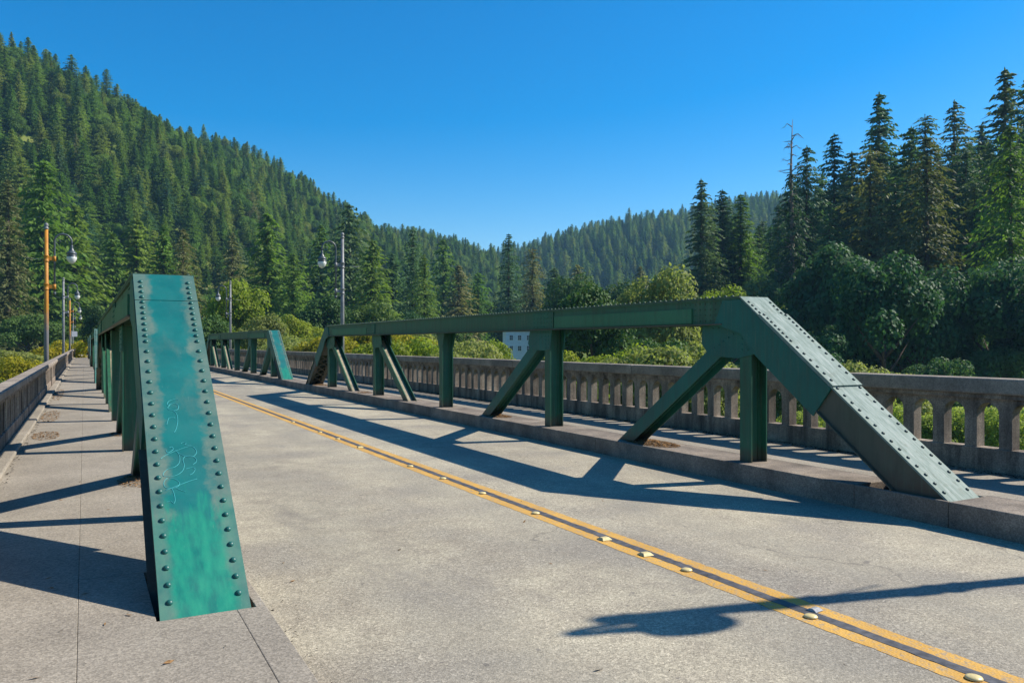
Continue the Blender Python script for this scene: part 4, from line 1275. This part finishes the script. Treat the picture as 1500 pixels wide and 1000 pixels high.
def hill_label(i, mt):
    mk = next(m for lim, m in MARKS if px[i] <= lim)
    hue = {'fir': 'green', 'fir_dark': 'dark green', 'fir_brown': 'brownish'}[mt]
    hgt = ('short', 'middling', 'tall')[int(np.clip((Hh[i] - 11) / 10 * 3, 0, 2))]
    ey = 503 - 1167 * (Z[i] + Hh[i] - 1.5) / zc[i]
    lvl = 'high' if ey < 230 else ('midway' if ey < 340 else 'low')
    return '%s %s conifer %s on %s %s' % (hgt, hue, lvl, ZONE[int(Zn[i])][0], mk)
MT = {i: 'fir_dark' if (Zn[i] == 2 or rs.rand() < .2) else ('fir_brown' if rs.rand() < .07 else 'fir') for i in ind}
BYL = {}
for i in ind: BYL.setdefault(hill_label(i, MT[i]), []).append(i)
LABEL = {}
for lb, l in BYL.items():
    l.sort(key=lambda i: px[i])
    for k, i in enumerate(l):
        LABEL[i] = lb if len(l) == 1 else lb + ', ' + ('leftmost' if k == 0 else 'rightmost' if k == len(l) - 1 else words[k] + ' from left')
for i in ind:
    s = Hh[i] / 25
    mt = MT[i]
    tree("conifer", FIR[var[i]], (X[i], Y[i], Z[i]), s * wd[i], mt, LABEL[i], ZONE[int(Zn[i])][1], 'conifer', rz=rot[i], sz=s)

def forest(name, idx, mat):
    me = bpy.data.meshes.new(name)
    me.from_pydata([(X[i], Y[i], Z[i]) for i in idx], [], [])
    for nm, ty, dt in (('tree_scale', 'FLOAT_VECTOR', np.stack([Hh[idx] / 25 * wd[idx], Hh[idx] / 25 * wd[idx], Hh[idx] / 25], 1).ravel()),
                       ('tree_rot', 'FLOAT_VECTOR', np.stack([0 * rot[idx], 0 * rot[idx], rot[idx]], 1).ravel()), ('tree_kind', 'INT', var[idx])):
        at_ = me.attributes.new(nm, ty, 'POINT')
        at_.data.foreach_set('vector' if ty == 'FLOAT_VECTOR' else 'value', dt.astype(np.float32 if ty != 'INT' else np.int32))
    o = link(name, me)
    ng = bpy.data.node_groups.new(name, 'GeometryNodeTree')
    ng.interface.new_socket("Geometry", in_out='INPUT', socket_type='NodeSocketGeometry')
    ng.interface.new_socket("Geometry", in_out='OUTPUT', socket_type='NodeSocketGeometry')
    gi = ng.nodes.new('NodeGroupInput'); go = ng.nodes.new('NodeGroupOutput')
    g2i = ng.nodes.new('GeometryNodeGeometryToInstance')
    for k in range(7, -1, -1):
        oi = ng.nodes.new('GeometryNodeObjectInfo'); oi.transform_space = 'ORIGINAL'
        oi.inputs['Object'].default_value = SRC[k]
        oi.inputs['As Instance'].default_value = False
        ng.links.new(oi.outputs['Geometry'], g2i.inputs[0])
    iop = ng.nodes.new('GeometryNodeInstanceOnPoints'); iop.inputs['Pick Instance'].default_value = True
    def attr(nm, dt):
        n = ng.nodes.new('GeometryNodeInputNamedAttribute'); n.data_type = dt; n.inputs['Name'].default_value = nm
        return [s for s in n.outputs if s.enabled and s.name == 'Attribute'][0]
    e2r = ng.nodes.new('FunctionNodeEulerToRotation')
    ng.links.new(attr('tree_rot', 'FLOAT_VECTOR'), e2r.inputs[0])
    ng.links.new(gi.outputs[0], iop.inputs['Points']); ng.links.new(g2i.outputs[0], iop.inputs['Instance'])
    ng.links.new(attr('tree_kind', 'INT'), iop.inputs['Instance Index'])
    ng.links.new(e2r.outputs[0], iop.inputs['Rotation']); ng.links.new(attr('tree_scale', 'FLOAT_VECTOR'), iop.inputs['Scale'])
    sm = ng.nodes.new('GeometryNodeSetMaterial'); sm.inputs['Material'].default_value = mat
    ng.links.new(iop.outputs[0], sm.inputs[0]); ng.links.new(sm.outputs[0], go.inputs[0])
    md = o.modifiers.new("trees", 'NODES'); md.node_group = ng
    return tag(o, kind='stuff')
SRC = {}
for o in bpy.data.objects:
    if o.data is not None and o.name.startswith("crown"):
        for k in range(6):
            if o.data == FIR[k][0] and k not in SRC: SRC[k] = o
for o in bpy.data.objects:
    if o.data is not None and o.name.startswith("crown"):
        for k, q_ in ((6, 0), (7, 2)):
            if o.data == BRD[q_][0] and k not in SRC: SRC[k] = o
for i in rest:
    if kind2[i] < .16 and Zn[i] != 1:
        var[i] = 6 + int(kind2[i] * 100) % 2; Hh[i] = 25 * rs.uniform(1.0, 1.45); wd[i] = rs.uniform(.8, 1.05)
forest("conifer_forest", rest, M['fir'])

# grass and weeds on the flats beside the bridge
def grass():
    rg = np.random.RandomState(21)
    m = 26000
    x = rg.uniform(11, 75, m); yy = rg.uniform(-5, 75, m)
    keep = rg.rand(m) < np.clip(1.25 - np.hypot(x, yy) / 95, .15, 1)
    x, yy = x[keep], yy[keep]; m = len(x)
    h = rg.uniform(.25, .9, m) * (1 + .5 * np.sin(x * .5) * np.sin(yy * .37))
    th = rg.uniform(0, 2 * pi, m)
    C = np.stack([x, yy, ground(x, yy) + h * .42], 1)
    U = np.stack([rg.normal(0, .22, m) * h, rg.normal(0, .22, m) * h, h], 1)
    V = np.stack([np.cos(th), np.sin(th), 0 * th], 1) * (.18 + .2 * rg.rand(m))[:, None]
    tag(link("meadow_grass", kites("meadow_grass", C, U, V, [M['grass']])), kind='stuff')
grass()

# ------------------------------------------------------------------ house in the valley
hx, hy, _ = at(772, 160)
hz = gz(hx, hy)
ho = empty("house", (hx, hy, hz), -YAW + .12)
ho.scale = (.76, .76, .76)
et = (4.0 - hz) / .76
b = MB(); b.box(-5.6, 5.6, 0, 8, -1, et); b.build("wall", M['white_wall'], ho)
b = MB(); b.add([(-6, -.4, et), (6, -.4, et), (6, 8.4, et), (-6, 8.4, et), (-4.2, 4, et + 2.2), (4.2, 4, et + 2.2)], [(0, 1, 5, 4), (1, 2, 5), (2, 3, 4, 5), (3, 0, 4), (3, 2, 1, 0)]); b.build("roof", M['roof'], ho)
for wx in (-4.2, -2.0, .4, 2.6, 4.6):
    for wz in (et - 2.4, et - 5.2):
        b = MB(); b.box(wx - .55, wx + .55, -.06, .02, wz - .1, wz + 1.35); w = b.build("window", M['trim'], ho)
        b = MB(); b.box(wx - .42, wx - .03, -.075, -.061, wz + .02, wz + .6); b.box(wx + .03, wx + .42, -.075, -.061, wz + .02, wz + .6)
        b.box(wx - .42, wx - .03, -.075, -.061, wz + .66, wz + 1.24); b.box(wx + .03, wx + .42, -.075, -.061, wz + .66, wz + 1.24); b.build("pane", M['pane'], w)
tag(ho, 'pale blue white house with small windows seen under the right chord', 'house')

# ------------------------------------------------------------------ air
hz_ = NT("valley_haze")
pv = hz_.n("ShaderNodeVolumePrincipled")
pv.inputs['Color'].default_value = (.32, .64, 1.0, 1)
pv.inputs['Density'].default_value = 0.00018
pv.inputs['Anisotropy'].default_value = 0.2
hz_.l(pv.outputs[0], hz_.out.inputs['Volume'])
b = MB(); b.box(gx[0] - 20, gx[-1] + 20, gy[0] - 20, gy[-1] + 20, -12, 230)
hb = tag(b.build("haze", hz_.mat), kind='stuff')
